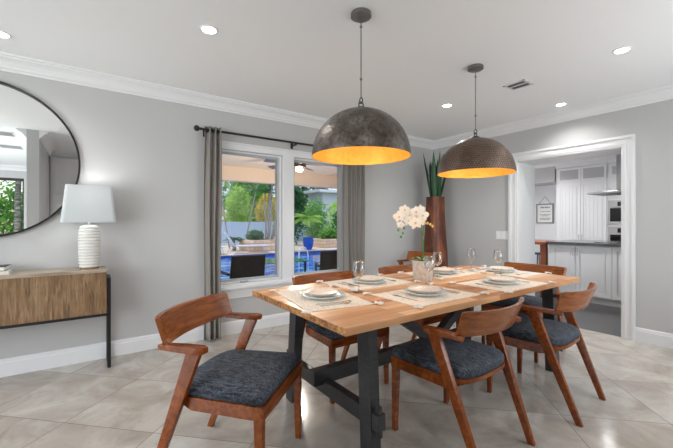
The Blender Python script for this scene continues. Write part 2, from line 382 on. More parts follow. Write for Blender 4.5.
def struct(name, bm, m, parent=None, label=None, **k):
    o = obj(name, bm, m, parent, **k)
    if not parent: o['kind'] = 'structure'; o['category'] = name.split('_')[0]; o['label'] = label or name.replace('_', ' ')
    return o
def dup(root, loc, rz, label, group=None, scale=None):
    r = root.copy(); COL.objects.link(r); r.location = loc; r.rotation_euler = (0, 0, rz); r['label'] = label
    if group: r['group'] = group
    for ch in [o for o in root.children]:
        c = ch.copy(); COL.objects.link(c); c.parent = r
        for g in ch.children:
            d = g.copy(); COL.objects.link(d); d.parent = c
    return r

H = 2.53      # ceiling height
# ------------------------------------------------------------------ structure
def wall(name, axis, a0, a1, b0, b1, z0, z1, holes, m, label=None):
    """slab: axis 'x' = wall lying along x between y=b0..b1; holes (u0,u1,z0,z1)"""
    us = sorted({a0, a1, *[h[0] for h in holes], *[h[1] for h in holes]}); zs = sorted({z0, z1, *[h[2] for h in holes], *[h[3] for h in holes]})
    solid = lambda i, j: 0 <= i < len(us) - 1 and 0 <= j < len(zs) - 1 and not any(h[0] - 1e-6 <= us[i] and us[i + 1] <= h[1] + 1e-6 and h[2] - 1e-6 <= zs[j] and zs[j + 1] <= h[3] + 1e-6 for h in holes)
    bm = new(); P = (lambda u, w, z: (u, w, z)) if axis == 'x' else (lambda u, w, z: (w, u, z))
    q = lambda *p: bm.faces.new([bm.verts.new(P(*k)) for k in p])
    for i in range(len(us) - 1):
        for j in range(len(zs) - 1):
            if not solid(i, j): continue
            u0, u1, c0, c1 = us[i], us[i + 1], zs[j], zs[j + 1]
            q((u0, b0, c0), (u1, b0, c0), (u1, b0, c1), (u0, b0, c1)); q((u0, b1, c0), (u0, b1, c1), (u1, b1, c1), (u1, b1, c0))
            if not solid(i - 1, j): q((u0, b0, c0), (u0, b0, c1), (u0, b1, c1), (u0, b1, c0))
            if not solid(i + 1, j): q((u1, b0, c0), (u1, b1, c0), (u1, b1, c1), (u1, b0, c1))
            if not solid(i, j - 1): q((u0, b0, c0), (u0, b1, c0), (u1, b1, c0), (u1, b0, c0))
            if not solid(i, j + 1): q((u0, b0, c1), (u1, b0, c1), (u1, b1, c1), (u0, b1, c1))
    bmesh.ops.remove_doubles(bm, verts=bm.verts, dist=1e-5)
    return struct(name, bm, m, label=label)
WT, WB = 2.015, .548
W1 = (-3.50, -2.735); W2 = (-2.59, -1.79)
wall('wall_left', 'x', -8.6, .42, 0.0, .2, -.05, H + .05, [(*W1, WB, WT), (*W2, WB, WT)], M['wall'], 'light grey wall with the two windows')
D0, D1, DZ = -2.51, -1.40, 2.025
wall('wall_right', 'y', -4.6, 0.0, 0.0, .42, -.05, H + .05, [(D0, D1, -.05, DZ)], M['wall'], 'light grey wall with the opening to the kitchen')
wall('wall_back', 'x', -5.34, 0.42, -4.6, -4.45, -.05, H + .05, [(-2.5, -.4, .6, 2.2)], M['wall'], 'wall behind the dining table')  # hole cut for the added rear window
wall('wall_partition', 'y', -4.45, -2.76, -5.335, -5.2, 0, H, [], M['wall'], 'short white partition seen in the mirror')
wall('wall_far', 'x', -8.6, -5.2, -7.3, -7.15, -.05, H + .05, [(-8.0, -5.86, 0, 2.25)], M['wall'], 'far wall with the sliding doors')
wall('wall_hall', 'y', -7.3, -4.6, -5.34, -5.2, -.05, H + .05, [], M['wall'], 'hall wall')
wall('wall_side', 'y', -7.3, .2, -8.6, -8.45, -.05, H + .05, [(-5.9, -1.3, .3, 2.35)], M['wall'], 'side wall with an added wide window')
b = new(); box(b, (-8.6, -7.3, -.06), (0.0, .0, 0)); struct('floor', b, M['floor'], label='polished beige marble tile floor laid diagonally')
b = new(); box(b, (0.0, -5.0, -.061), (4.3, 1.2, 0)); struct('floor_kitchen', b, M['kfloor'], label='dark grey kitchen floor')
b = new(); box(b, (-8.6, -7.3, H), (4.3, .2, H + .05)); box(b, (.42, .2, H), (4.3, 1.2, H + .05)); struct('ceiling', b, M['ceil'], label='flat white ceiling')
# kitchen shell
wall('wall_kitchen_back', 'y', -5.0, 1.2, 4.15, 4.3, 0, H, [], M['white'], 'white kitchen wall')
wall('wall_kitchen_left', 'x', .2, 4.3, 1.05, 1.2, 0, H, [(1.5, 3.3, .6, 2.2)], M['white'], 'kitchen side wall')
wall('wall_kitchen_outer', 'y', .2, 1.2, .28, .42, 0, H, [], M['stucco'], 'kitchen outer wall')
wall('wall_kitchen_right', 'x', .42, 4.3, -5.15, -5.0, 0, H, [(1.5, 3.7, .6, 2.2)], M['white'], 'kitchen wall with a window')
# mouldings
def profile_run(name, prof, p0, p1, inward, m, label):
    """prof: (out, z) points; extruded from p0 to p1, 'out' along inward"""
    bm = new(); A = [bm.verts.new(V(*p0) + V(*inward) * o + V(0, 0, z)) for o, z in prof]; B = [bm.verts.new(V(*p1) + V(*inward) * o + V(0, 0, z)) for o, z in prof]
    n = len(prof)
    for i in range(n): bm.faces.new((A[i], A[(i + 1) % n], B[(i + 1) % n], B[i]))
    bm.faces.new(A); bm.faces.new(list(reversed(B)))
    return struct(name, bm, m, label=label)
crown = [(0, H - .112), (.012, H - .112), (.014, H - .098), (.028, H - .09), (.034, H - .075), (.055, H - .05), (.08, H - .034), (.092, H - .03), (.094, H - .016), (.112, H - .014), (.114, H), (0, H)]
base = [(0, 0), (.016, 0), (.016, .105), (.012, .115), (.011, .128), (.004, .14), (0, .14)]
profile_run('trim_crown_left', crown, (-8.45, 0, 0), (0, 0, 0), (0, -1, 0), M['white'], 'white crown moulding over the window wall')
profile_run('trim_crown_right', crown, (0, 0, 0), (0, -4.45, 0), (-1, 0, 0), M['white'], 'white crown moulding over the kitchen opening')
profile_run('trim_crown_back', crown, (-5.2, -4.45, 0), (0, -4.45, 0), (0, 1, 0), M['white'], 'white crown moulding over the cabinet wall')
profile_run('trim_crown_partition', crown, (-5.2, -4.45, 0), (-5.2, -2.76, 0), (1, 0, 0), M['white'], 'white crown moulding on the partition')
profile_run('trim_crown_partition_side', crown, (-5.335, -2.76, 0), (-5.335, -7.15, 0), (-1, 0, 0), M['white'], 'white crown moulding in the hall')
profile_run('trim_crown_far', crown, (-8.45, -7.15, 0), (-5.34, -7.15, 0), (0, 1, 0), M['white'], 'white crown moulding above the sliding doors')
profile_run('baseboard_left', base, (-8.45, 0, 0), (0, 0, 0), (0, -1, 0), M['white'], 'white baseboard under the windows')
profile_run('baseboard_right', base, (0, -2.62, 0), (0, -4.45, 0), (-1, 0, 0), M['white'], 'white baseboard right of the opening')
profile_run('baseboard_corner', base, (0, 0, 0), (0, -1.29, 0), (-1, 0, 0), M['white'], 'white baseboard left of the opening')
# door opening casing
def casing_box(bm, y0, y1, z0, z1):
    box(bm, (-.018, y0, z0), (0, y1, z1))
b = new(); CW = .11
for y0, y1, out in ((D1, D1 + CW, 1), (D0 - CW, D0, -1)):
    box(b, (-.016, y0, 0), (0, y1, DZ + CW)); e = y1 if out > 0 else y0
    box(b, (-.03, min(e, e - out * .028), 0), (-.016, max(e, e - out * .028), DZ + CW))
    i = y0 if out > 0 else y1
    box(b, (-.022, min(i + out * .02, i + out * .035), 0), (-.016, max(i + out * .02, i + out * .035), DZ + .035))
box(b, (-.016, D0, DZ), (0, D1, DZ + CW)); box(b, (-.031, D0 - CW + .001, DZ + CW - .028), (-.016, D1 + CW - .001, DZ + CW + .001)); box(b, (-.0225, D0 - .034, DZ + .02), (-.016, D1 + .034, DZ + .0355))
# jamb lining
box(b, (0, D1 - .012, 0), (.42, D1, DZ)); box(b, (0, D0, 0), (.42, D0 + .012, DZ)); box(b, (0, D0, DZ - .012), (.42, D1, DZ))
for y0, y1 in ((D1 - .012, D1 + CW), (D0 - CW, D0 + .012)): box(b, (.42, y0, 0), (.435, y1, DZ + CW))
box(b, (.42, D0, DZ), (.435, D1, DZ + CW))
struct('trim_opening', b, M['white'], label='white moulded casing around the kitchen opening')
# windows
b = new()
box(b, (-3.585, -.02, WT), (-1.68, 0, WT + .06)); box(b, (-3.6, -.032, WT + .06), (-1.665, 0, WT + .08))
box(b, (-3.585, -.02, WB), (W1[0], 0, WT)); box(b, (W2[1], -.02, WB), (-1.68, 0, WT)); box(b, (W1[1], -.02, WB), (W2[0], 0, WT))
box(b, (-3.585, -.018, .39), (-1.68, 0, .50))
struct('trim_window', b, M['white'], label='white flat casing around both windows')
b = new(); box(b, (-3.62, -.075, .50), (-1.645, .0, .535), .006); box(b, (-3.585, -.02, .535), (-1.68, 0, WB)); struct('trim_sill', b, M['white'], label='white window sill')
for n, (x0, x1) in enumerate((W1, W2)):
    w = bpy.data.objects.new('window_%d' % (n + 1), None); COL.objects.link(w); w['kind'] = 'structure'; w['category'] = 'window'
    w.location = ((x0 + x1) / 2, .1, WB); c = w.location
    w['label'] = ('left window onto the patio' if n == 0 else 'right window onto the patio')
    def L(lo, hi): return (lo[0] - c.x, lo[1] - c.y, lo[2] - c.z), (hi[0] - c.x, hi[1] - c.y, hi[2] - c.z)
    b = new(); fw = .02; ee = .0015; ox0, ox1, oz0, oz1 = x0 + ee, x1 - ee, WB + ee, WT - ee
    for lo, hi in (((ox0, .02, oz0), (x0 + fw, .12, oz1)), ((x1 - fw, .02, oz0), (ox1, .12, oz1)), ((x0 + fw, .021, oz0), (x1 - fw, .119, WB + fw)), ((x0 + fw, .021, WT - fw), (x1 - fw, .119, oz1))): box(b, *L(lo, hi))
    struct('window_frame', b, M['white'], w)
    b = new(); s = .022; X0, X1, Z0, Z1 = x0 + fw, x1 - fw, WB + fw, WT - fw
    for lo, hi in (((X0, .045, Z0), (X0 + s, .085, Z1)), ((X1 - s, .045, Z0), (X1, .085, Z1)), ((X0 + s, .045, Z0), (X1 - s, .085, Z0 + s)), ((X0 + s, .045, Z1 - s), (X1 - s, .085, Z1))): box(b, *L(lo, hi))
    struct('sash', b, mat('grey_sash', srgb(176, 180, 184), .4), w)
    b = new(); box(b, *L((X0 + s, .062, Z0 + s), (X1 - s, .066, Z1 - s))); struct('pane', b, M['pane'], w)
    b = new(); xm = (x0 + x1) / 2 - .08
    box(b, *L((xm - .045, .0, WB + .002), (xm + .045, .02, WB + .016)), bevel=.003); beam(b, V(xm + .03, .0, WB + .02) - c, V(xm - .05, -.012, WB + .02) - c, .008, .008, (0, 0, 1))
    struct('latch', b, M['chrome'], w)
# sliding doors far behind (seen in the mirror) and unseen windows holding the fill lamps
def glazed(name, axis, u0, u1, w0, z0, z1, n, m, label):
    t = bpy.data.objects.new(name, None); COL.objects.link(t); t['kind'] = 'structure'; t['category'] = name.split('_')[0]; t['label'] = label
    P = (lambda u, w, z: (u, w, z)) if axis == 'x' else (lambda u, w, z: (w, u, z))
    def bx(bm, a, b_):
        p, q = P(*a), P(*b_); box(bm, tuple(map(min, p, q)), tuple(map(max, p, q)))
    b = new(); f = .06
    bx(b, (u0, w0, z0), (u1, w0 + .1, z0 + .04)); bx(b, (u0, w0, z1 - f), (u1, w0 + .1, z1))
    for i in range(n + 1):
        u = u0 + (u1 - u0) * i / n; bx(b, (max(u0, u - f / 2), w0, z0), (min(u1, u + f / 2), w0 + .1, z1))
    struct('door_frame' if 'door' in name else 'window_frame', b, m, t)
    b = new(); bx(b, (u0 + .03, w0 + .04, z0 + .04), (u1 - .03, w0 + .046, z1 - f)); struct('pane', b, M['pane'], t)
    return t
glazed('door_1', 'x', -8.0, -5.86, -7.28, 0, 2.25, 2, mat('dark_bronze_frame', srgb(70, 66, 64), .4, .3), 'dark framed sliding glass door seen in the mirror')
glazed('window_3', 'y', -5.9, -1.3, -8.56, .3, 2.35, 3, M['white'], 'added wide window on the side wall, out of view, for fill light')  # added, out of view, to go with the side fill lamp
glazed('window_5', 'x', -2.5, -.4, -4.58, .6, 2.2, 2, M['white'], 'added rear window of the dining room, out of view, for fill light')  # made-up window behind the camera carrying the rear fill lamp
glazed('window_6', 'x', 1.5, 3.3, 1.06, .6, 2.2, 2, M['white'], 'added breakfast area window, out of view, for fill light')  # unseen window added so its lamp brightens the sign wall
glazed('window_4', 'x', 1.5, 3.7, -5.12, .6, 2.2, 2, M['white'], 'kitchen window')

# ------------------------------------------------------------------ dining table
TX0, TX1, TY0, TY1, TZ = -3.705, -1.255, -2.570, -1.51, .76
TC = (-2.49, -2.043, 0)
tb = thing('dining_table', 'long dining table with honey coloured plank top and black trestle base', 'table', TC)
b = new(); hx, hy = (TX1 - TX0) / 2, (TY1 - TY0) / 2
box(b, (-hx, -hy, TZ - .036), (hx, hy, TZ), .004)
top = obj('tabletop', b, [M['table'], M['endgrain']], tb)
for p in top.data.polygons:
    if abs(p.normal.x) > .8: p.material_index = 1
LXL, LXR = -3.475 - TC[0], -1.505 - TC[0]
for lx in (LXL, LXR):
    for s in (1, -1):
        b = new(); beam(b, (lx, s * .36 - .03, TZ - .037), (lx, s * .41 - .012, 0), .062, .088, (1, 0, 0), bevel=.004)
        obj('leg', b, M['blackwood'], tb)
    b = new(); beam(b, (lx, -.40, TZ - .067), (lx, .40, TZ - .067), .07, .06, (1, 0, 0)); obj('top_rail', b, M['blackwood'], tb)
    b = new(); beam(b, (lx, -.50, .255), (lx, .50, .255), .05, .08, (1, 0, 0)); obj('cross_rail', b, M['blackwood'], tb)
    for s in (1, -1):
        b = new(); beam(b, (lx, s * .475 - .01, .18), (lx, s * .47 - .01, .33), .02, .022, (1, 0, 0)); obj('wedge', b, M['blackwood'], tb)
b = new(); beam(b, (LXL - .09, 0, .315), (LXR + .09, 0, .315), .06, .085, (0, 1, 0)); obj('stretcher', b, M['blackwood'], tb)
for s in (1, -1):
    b = new(); beam(b, (s * .06, 0, .36), (s * .62, 0, TZ - .04), .06, .06, (0, 1, 0)); obj('brace', b, M['blackwood'], tb)

# ------------------------------------------------------------------ dining chairs
def seat_outline(w, front, back, inset=0.0):
    """counter-clockwise outline, straight front and sides, softly bowed rear with rounded corners"""
    wr = w - .018; ys = -.335
    pts = [(w - inset, front - inset), (-(w - inset), front - inset)]
    for i in range(0, 21):
        a = math.pi * i / 20
        c = math.cos(a); x = -(wr - inset) * math.copysign(abs(c) ** .62, c)
        pts.append((x, ys - (ys - back - inset) * math.sin(a) ** .8))
    return pts
def make_chair(label, group, loc, rz):
    t = thing('dining_chair', label, 'chair', loc, rz, group)
    wl = M['walnut']
    for s in (-1, 1):
        b = new(); beam(b, (s * .246, -.005, .43), (s * .25, 0, 0), .034, .044, (1, 0, 0), .024, .028); obj('leg', b, wl, t)
    for s in (-1, 1):
        # slanted rear leg rising forward to the arm
        b = new(); side = V(1, 0, 0)
        prof = [(-.330, .655), (-.262, .655), (-.535, 0), (-.57, 0)]
        xs = {0: (.262, .292), 1: (.262, .292), 2: (.232, .258), 3: (.232, .258)}
        vs = []
        for k, (y, z) in enumerate(prof):
            for x in xs[k]: vs.append(b.verts.new((s * x, y, z)))
        for f in ((0, 2, 4, 6), (1, 7, 5, 3), (0, 1, 3, 2), (2, 3, 5, 4), (4, 5, 7, 6), (6, 7, 1, 0)): b.faces.new([vs[i] for i in f])
        bmesh.ops.bevel(b, geom=list(b.edges), offset=.004, segments=2, profile=.7, affect='EDGES')
        obj('leg', b, wl, t, smooth=True)
    # frame under the cushion
    out = seat_outline(.262, .02, -.455); inn = seat_outline(.262, .02, -.455, inset=.026)
    b = new(); n = len(out)
    # rail is deep at the front and sides, shallow at the rear
    dz = lambda y: .372 if y > -.34 else .372 + .036 * min(1, (-.34 - y) / .09)
    rows = [[b.verts.new((x, y, .43)) for x, y in out], [b.verts.new((x, y, .43)) for x, y in inn], [b.verts.new((x, y, dz(y))) for x, y in inn], [b.verts.new((x, y, dz(y))) for x, y in out]]
    for k in range(4):
        A, B = rows[k], rows[(k + 1) % 4]
        for i in range(n): b.faces.new((A[i], A[(i + 1) % n], B[(i + 1) % n], B[i]))
    obj('seat_frame', b, wl, t, smooth=True)
    # cushion
    b = new(); lv = [(.004, .418), (.0, .431), (-.007, .447), (-.006, .464), (.008, .480), (.035, .492), (.08, .501), (.14, .505)]
    rings = []
    for ins, z in lv:
        o_ = seat_outline(.255, .012, -.452, inset=ins + .004)
        cx, cy = 0, -.21
        rings.append([b.verts.new((x, y, z)) for x, y in o_])
    for A, B in zip(rings, rings[1:]):
        for i in range(n): b.faces.new((A[i], A[(i + 1) % n], B[(i + 1) % n], B[i]))
    b.faces.new(rings[-1]); b.faces.new(list(reversed(rings[0])))
    obj('seat_cushion', b, M['fabric'], t, smooth='all')
    # arms
    for s in (-1, 1):
        poly = [(.250, -.262), (.266, -.238), (.296, -.242), (.310, -.268), (.302, -.35), (.290, -.475), (.255, -.46), (.250, -.35)]
        poly = [(s * x, y) for x, y in poly]
        b = new(); prism(b, poly if s < 0 else list(reversed(poly)), .650, .676, .006); obj('armrest', b, wl, t, smooth=True)
    # bent backrest
    b = new(); N = 20; K = 5; th = .020; grid = []
    for side in (0, 1):
        G = []
        for i in range(N + 1):
            u = -1 + 2 * i / N; col = []
            for k in range(K + 1):
                v = k / K
                hw = .282 + .006 * v
                x = hw * math.sin(u * .85) / math.sin(.85)
                cosr = (math.cos(u * .85) - math.cos(.85)) / (1 - math.cos(.85))
                y = -.425 - .042 * v - (.066 + .012 * v) * cosr
                zb = .668 - .008 * cosr; zt = .797 - .005 * cosr
                # round the upper corners
                e = max(0, abs(u) - .93) / .07
                z = zb + (zt - zb) * v - .006 * e * e * v
                nrm = V(-x * .9, .22, 0).normalized()
                p = V(x, y, z) - nrm * (th * side)
                col.append(b.verts.new(p))
            G.append(col)
        grid.append(G)
    for s_, G in enumerate(grid):
        for i in range(N):
            for k in range(K):
                f = (G[i][k], G[i + 1][k], G[i + 1][k + 1], G[i][k + 1]); b.faces.new(f)
    A, B = grid
    for i in range(N):
        b.faces.new((A[i][0], A[i + 1][0], B[i + 1][0], B[i][0])); b.faces.new((A[i][K], A[i + 1][K], B[i + 1][K], B[i][K]))
    for k in range(K):
        b.faces.new((A[0][k], A[0][k + 1], B[0][k + 1], B[0][k])); b.faces.new((A[N][k], A[N][k + 1], B[N][k + 1], B[N][k]))
    obj('backrest', b, M['backply'], t, smooth=True)
    return t
GC = 'walnut dining chairs around the table'
ch = make_chair('walnut armchair with charcoal seat turned at the near left end of table', GC, (-3.838, -2.209, 0), R(-48 - 90))
dup(ch, (-2.90, -2.295, 0), R(2), 'walnut armchair on the camera side of table, left of the two whose backs face us', GC)
dup(ch, (-2.018, -2.348, 0), R(4.5), 'walnut armchair at the camera side of table, right of the two nearest the kitchen opening', GC)
dup(ch, (-3.03, -1.84, 0), R(180), 'walnut chair on window side of table, in front of the right window', GC)
dup(ch, (-2.13, -1.84, 0), R(180), 'walnut chair on window side of table, behind the orchid pot', GC)
dup(ch, (-1.44, -2.055, 0), R(90), 'walnut chair at the far end of table facing down its length, before the kitchen opening', GC)
dup(ch, (-1.21, -.44, 0), R(90), 'spare walnut armchair standing in the corner beside the tall wooden vase', GC)

# ------------------------------------------------------------------ table settings
def tassel(bm, p, d):
    p = Vector(p); d = Vector(d).normalized()
    sphere(bm, p + d * .012, .010, seg=8)
    for i in range(7):
        a = (i - 3) * .16; q = V(d.x * math.cos(a) - d.y * math.sin(a), d.x * math.sin(a) + d.y * math.cos(a), 0)
        tube(bm, [p + d * .016, p + q * .035 + V(0, 0, .003), p + q * .056 - V(0, 0, .002)], .0036, 5)
b = new()
pm = thing('placemat', '', 'placemat', (0, 0, 0)); 
bm = new(); box(bm, (-.29, -.20, 0), (.29, .20, .004), .0015)
obj('mat_cloth', bm, M['mat'], pm)
for sx in (-1, 1):
    for sy in (-1, 1):
        bm = new(); tassel(bm, (sx * .285, sy * .195, .0108), (sx, sy * .8, 0)); obj('tassel', bm, M['tassel'], pm, smooth=True)
dp = thing('dinner_plate', '', 'plate')
bm = new(); lathe(bm, [(0, .003), (.08, .003), (.085, 0), (.095, .0), (.10, .006), (.128, .017), (.135, .020), (.133, .023), (.10, .0125), (.09, .008), (0, .007)], 40)
o = obj('plate_dish', bm, M['plate'], dp, smooth='all')
sp = thing('side_plate', '', 'plate')
bm = new(); lathe(bm, [(0, .003), (.055, .003), (.06, 0), (.068, 0), (.075, .006), (.098, .018), (.103, .021), (.101, .025), (.072, .013), (.065, .009), (0, .008)], 40)
o = obj('plate_dish', bm, M['plate2'], sp, smooth='all')
def single(o_empty, name):
    """turn a one-mesh thing into a bare mesh object"""
    c = o_empty.children[0]; c.parent = None; c.name = name; c.data.name = name
    bpy.data.objects.remove(o_empty); return c
dp = single(dp, 'dinner_plate'); sp = single(sp, 'side_plate')
def flat(bm, outline, z, th, bend=lambda y: 0):
    a = [bm.verts.new((x, y, z + bend(y))) for x, y in outline]; c = [bm.verts.new((x, y, z + th + bend(y))) for x, y in outline]
    n = len(outline); bm.faces.new(list(reversed(a))); bm.faces.new(c)
    for i in range(n): bm.faces.new((a[i], a[(i + 1) % n], c[(i + 1) % n], c[i]))
bm = new()
flat(bm, [(-.007, -.10), (.007, -.10), (.004, 0), (.004, .03), (-.004, .03), (-.004, 0)], .0, .003)
flat(bm, [(-.004, .03), (.004, .03), (.012, .045), (.012, .06), (-.012, .06), (-.012, .045)], .0, .003)
for i in range(4):
    x = -.0105 + i * .007; flat(bm, [(x - .0017, .06), (x + .0017, .06), (x + .0012, .10), (x - .0012, .10)], .0, .003)
fork = obj('fork', bm, M['silver'])
bm = new()
flat(bm, [(-.007, -.11), (.007, -.11), (.006, 0), (.010, .02), (.010, .08), (.0, .115), (-.006, .10), (-.006, 0)], .0, .0035); knife = obj('knife', bm, M['silver'])
bm = new()
flat(bm, [(-.007, -.10), (.007, -.10), (.0035, 0), (.0035, .035), (-.0035, .035), (-.0035, 0)], .0, .003)
lathe(bm, [(0, .001), (.010, .0015), (.017, .004), (.020, .009), (.0185, .009), (.012, .004), (0, .003)], 18, (0, .06, 0), .85, 1.4)
spoon = obj('spoon', bm, M['silver'], smooth=True)
bm = new()
prof = [(0, 0), (.036, 0), (.036, .002), (.02, .006), (.006, .012), (.0042, .03), (.004, .085), (.007, .094), (.024, .104), (.036, .122), (.0405, .148), (.038, .175), (.0325, .208), (.0315, .208), (.037, .175), (.0393, .148), (.035, .124), (.023, .107), (0, .099)]
lathe(bm, prof, 28); wine = obj('wine_glass', bm, M['crystal'], smooth='all')
PM = [(-3.462, -1.99, -90 - 9 + 0, 'at the left end of table'),
      (-2.875, -2.30, 0, 'before the left camera-side chair'),
      (-2.085, -2.36, 0, 'before the right camera-side chair'),
      (-2.875, -1.745, 180, 'on the window side, nearest the window'),
      (-2.02, -1.76, 180, 'on the window side, behind the orchid pot'),
      (-1.485, -2.02, 90, 'at the kitchen end of table')]
def placeone(src, first, loc, rz, label, group, name=None):
    o = src if first else (dup(src, loc, rz, label, group) if src.type == 'EMPTY' else src.copy())
    if not first and src.type != 'EMPTY': COL.objects.link(o)
    o.location = loc; o.rotation_euler = (0, 0, rz); o['label'] = label; o['group'] = group
    return o
for i, (x, y, a, where) in enumerate(PM):
    f = i == 0; rz = R(a); rot = Matrix.Rotation(rz, 3, 'Z')
    def at(dx, dy, z): v = rot @ V(dx, dy, 0); return (x + v.x, y + v.y, z)
    placeone(pm, f, (x, y, TZ), rz, 'woven beige placemat with tassels ' + where, 'tasselled placemats on the table')
    zc = TZ + .0045
    for nm, src, dx, dy, dz, cat, lab, gr in (('p', dp, .0, .01, 0, 'plate', 'large grey-white plate ', 'dinner plates'), ('s', sp, .0, .01, .0145, 'plate', 'small cream plate on the larger ', 'side plates'),
                                         ('f', fork, -.19, 0, 0, 'fork', 'silver fork ', 'forks'), ('k', knife, .175, 0, 0, 'knife', 'silver knife ', 'knives'),
                                         ('n', spoon, .215, 0, 0, 'spoon', 'silver spoon ', 'spoons')):
        o = placeone(src, f, at(dx, dy, zc + dz), rz, lab + where, gr + ' laid on the table'); o['category'] = cat
for i, (x, y, w) in enumerate(((-3.172, -1.992, 'nearest the camera, at the left end setting'), (-2.53, -2.045, 'just in front of the orchid pot'), (-2.235, -1.88, 'right behind the orchid pot'), (-1.635, -1.80, 'left of the two at the far end of table'), (-1.635, -2.07, 'right of the two at the far end of table'))):
    z = TZ + (.0045 if i >= 2 else .0)
    o = placeone(wine, i == 0, (x, y, z), 0, 'empty stemmed wine glass ' + w, 'wine glasses on the table'); o['category'] = 'glass'
wine.name = 'wine_glass'

# orchid
ot = thing('potted_orchid', 'white orchid in a round pale stone pot at the middle of the table', 'plant', (-2.44, -1.90, TZ))
bm = new(); lathe(bm, [(0, 0), (.068, 0), (.074, .01), (.084, .15), (.084, .158), (.076, .158), (.073, .135), (0, .135)], 36); obj('pot', bm, M['pot'], ot, smooth=True)
bm = new(); lathe(bm, [(0, .14), (.04, .146), (.073, .137)], 20)
for i in range(30):
    a = rnd.uniform(0, 6.28); r = rnd.uniform(0, .06); sphere(bm, (r * math.cos(a), r * math.sin(a), .145), .01, seg=7)
obj('moss', bm, M['soil'], ot, smooth='all')
Rt = V(.816, -.578, 0); Fw = V(.578, .816, 0)     # right and depth directions of the flower spray
def leafstrip(bm, p0, d, up, L, w, bend, n=8):
    p0 = Vector(p0); d = Vector(d).normalized(); up = Vector(up); s = d.cross(up).normalized(); ra, rb = [], []
    for i in range(n + 1):
        t = i / n; c = p0 + d * (L * t) + up * (bend(t)); ww = w * max(.02, math.sin(math.pi * min(1, .12 + .88 * t)) ** .7) / 2
        ra.append((bm.verts.new(c - s * ww), bm.verts.new(c - up * ww * .25), bm.verts.new(c + s * ww)))
    for A, B in zip(ra, ra[1:]):
        bm.faces.new((A[0], A[1], B[1], B[0])); bm.faces.new((A[1], A[2], B[2], B[1]))
for a in (0.3, 1.6, 2.7, 4.0, 5.3):
    bm = new(); leafstrip(bm, (.012 * math.cos(a), .012 * math.sin(a), .14), (math.cos(a), math.sin(a), .5), (0, 0, 1), .10, .042, lambda t: .03 * math.sin(t * 2.5) - .04 * t * t)
    o = obj('leaf', bm, M['leaf_orchid'], ot, smooth='all')
spike = [(0, 0, .14), Fw * .002 + V(0, 0, .3), Rt * .008 + V(0, 0, .44), Rt * -.005 + V(0, 0, .53), Rt * -.05 + V(0, 0, .56), Rt * -.13 + V(0, 0, .545), Rt * -.19 + V(0, 0, .49), Rt * -.195 + V(0, 0, .42)]
bm = new(); tube(bm, spike, .003, 8); obj('stem', bm, M['leaf_orchid'], ot, smooth='all')
spike2 = [(.01, 0, .14), (.012, 0, .3), Rt * -.01 + V(0, 0, .42), Rt * -.02 + V(0, 0, .45), Rt * .03 + V(0, 0, .46), Rt * .08 + V(0, 0, .43)]
bm = new(); tube(bm, spike2, .0028, 8); obj('stem', bm, M['leaf_orchid'], ot, smooth='all')
bm = new(); tube(bm, [(.0, .012, .14), (.002, .012, .48)], .0022, 6); obj('stake', bm, M['redwood'], ot)
def flower(c, nrm, r, roll=0):
    nrm = Vector(nrm).normalized(); up = V(0, 0, 1); s = up.cross(nrm).normalized(); u = nrm.cross(s)
    bm = new(); c = Vector(c)
    for k, (ang, L, w) in enumerate(((90, 1.0, .62), (18, 1.05, 1.05), (162, 1.05, 1.05), (-50, .95, .6), (-130, .95, .6))):
        a = R(ang + roll); d = s * math.cos(a) + u * math.sin(a); q = d.cross(nrm); row = []
        for i in range(6):
            t = i / 5; ww = r * w * .5 * (math.sin(math.pi * min(.97, .1 + .85 * t)) ** .8)
            cc = c + d * (r * L * t) + nrm * (r * (.22 * t - .30 * t * t) + .001 * k)
            row.append((bm.verts.new(cc - q * ww - nrm * ww * .15), bm.verts.new(cc), bm.verts.new(cc + q * ww - nrm * ww * .15)))
        for A, B in zip(row, row[1:]): bm.faces.new((A[0], A[1], B[1], B[0])); bm.faces.new((A[1], A[2], B[2], B[1]))
    f = obj('flower', bm, M['petal'], ot, smooth='all')
    bm = new(); sphere(bm, c + nrm * .006, r * .16, seg=8); lathe(bm, [(0, 0), (r * .14, .003), (r * .1, .008), (0, .01)], 8, c + nrm * .004 - u * r * .15)
    obj('throat', bm, M['petal_c'], f, smooth='all')
for dx, dz, r, jit in ((-.235, .505, .048, -.2), (-.19, .56, .044, 0), (-.15, .515, .05, .2), (-.10, .545, .046, -.1), (-.06, .56, .045, .3), (-.045, .515, .05, 0), (-.115, .49, .05, .15), (-.105, .455, .056, -.15), (-.155, .47, .045, .2), (-.058, .462, .036, .1), (-.225, .44, .032, -.3), (-.20, .535, .04, 0)):
    flower(Rt * (dx + .042) + V(0, 0, dz) + Fw * (-.012 + jit * .05), -Fw + Rt * jit + V(0, 0, -.1), r, rnd.uniform(-15, 15))
for p in [Rt * -.195 + V(0, 0, .40), Rt * -.16 + V(0, 0, .375), Rt * -.175 + V(0, 0, .345), Rt * -.15 + V(0, 0, .415), Rt * .02 + V(0, 0, .455), Rt * .04 + V(0, 0, .455), Rt * .06 + V(0, 0, .445), Rt * .078 + V(0, 0, .43)]:
    bm = new(); sphere(bm, p, .009, .012, 8); obj('bud', bm, M['leaf_orchid'] if p.dot(Rt) < 0 else M['petal_c'], ot, smooth='all')

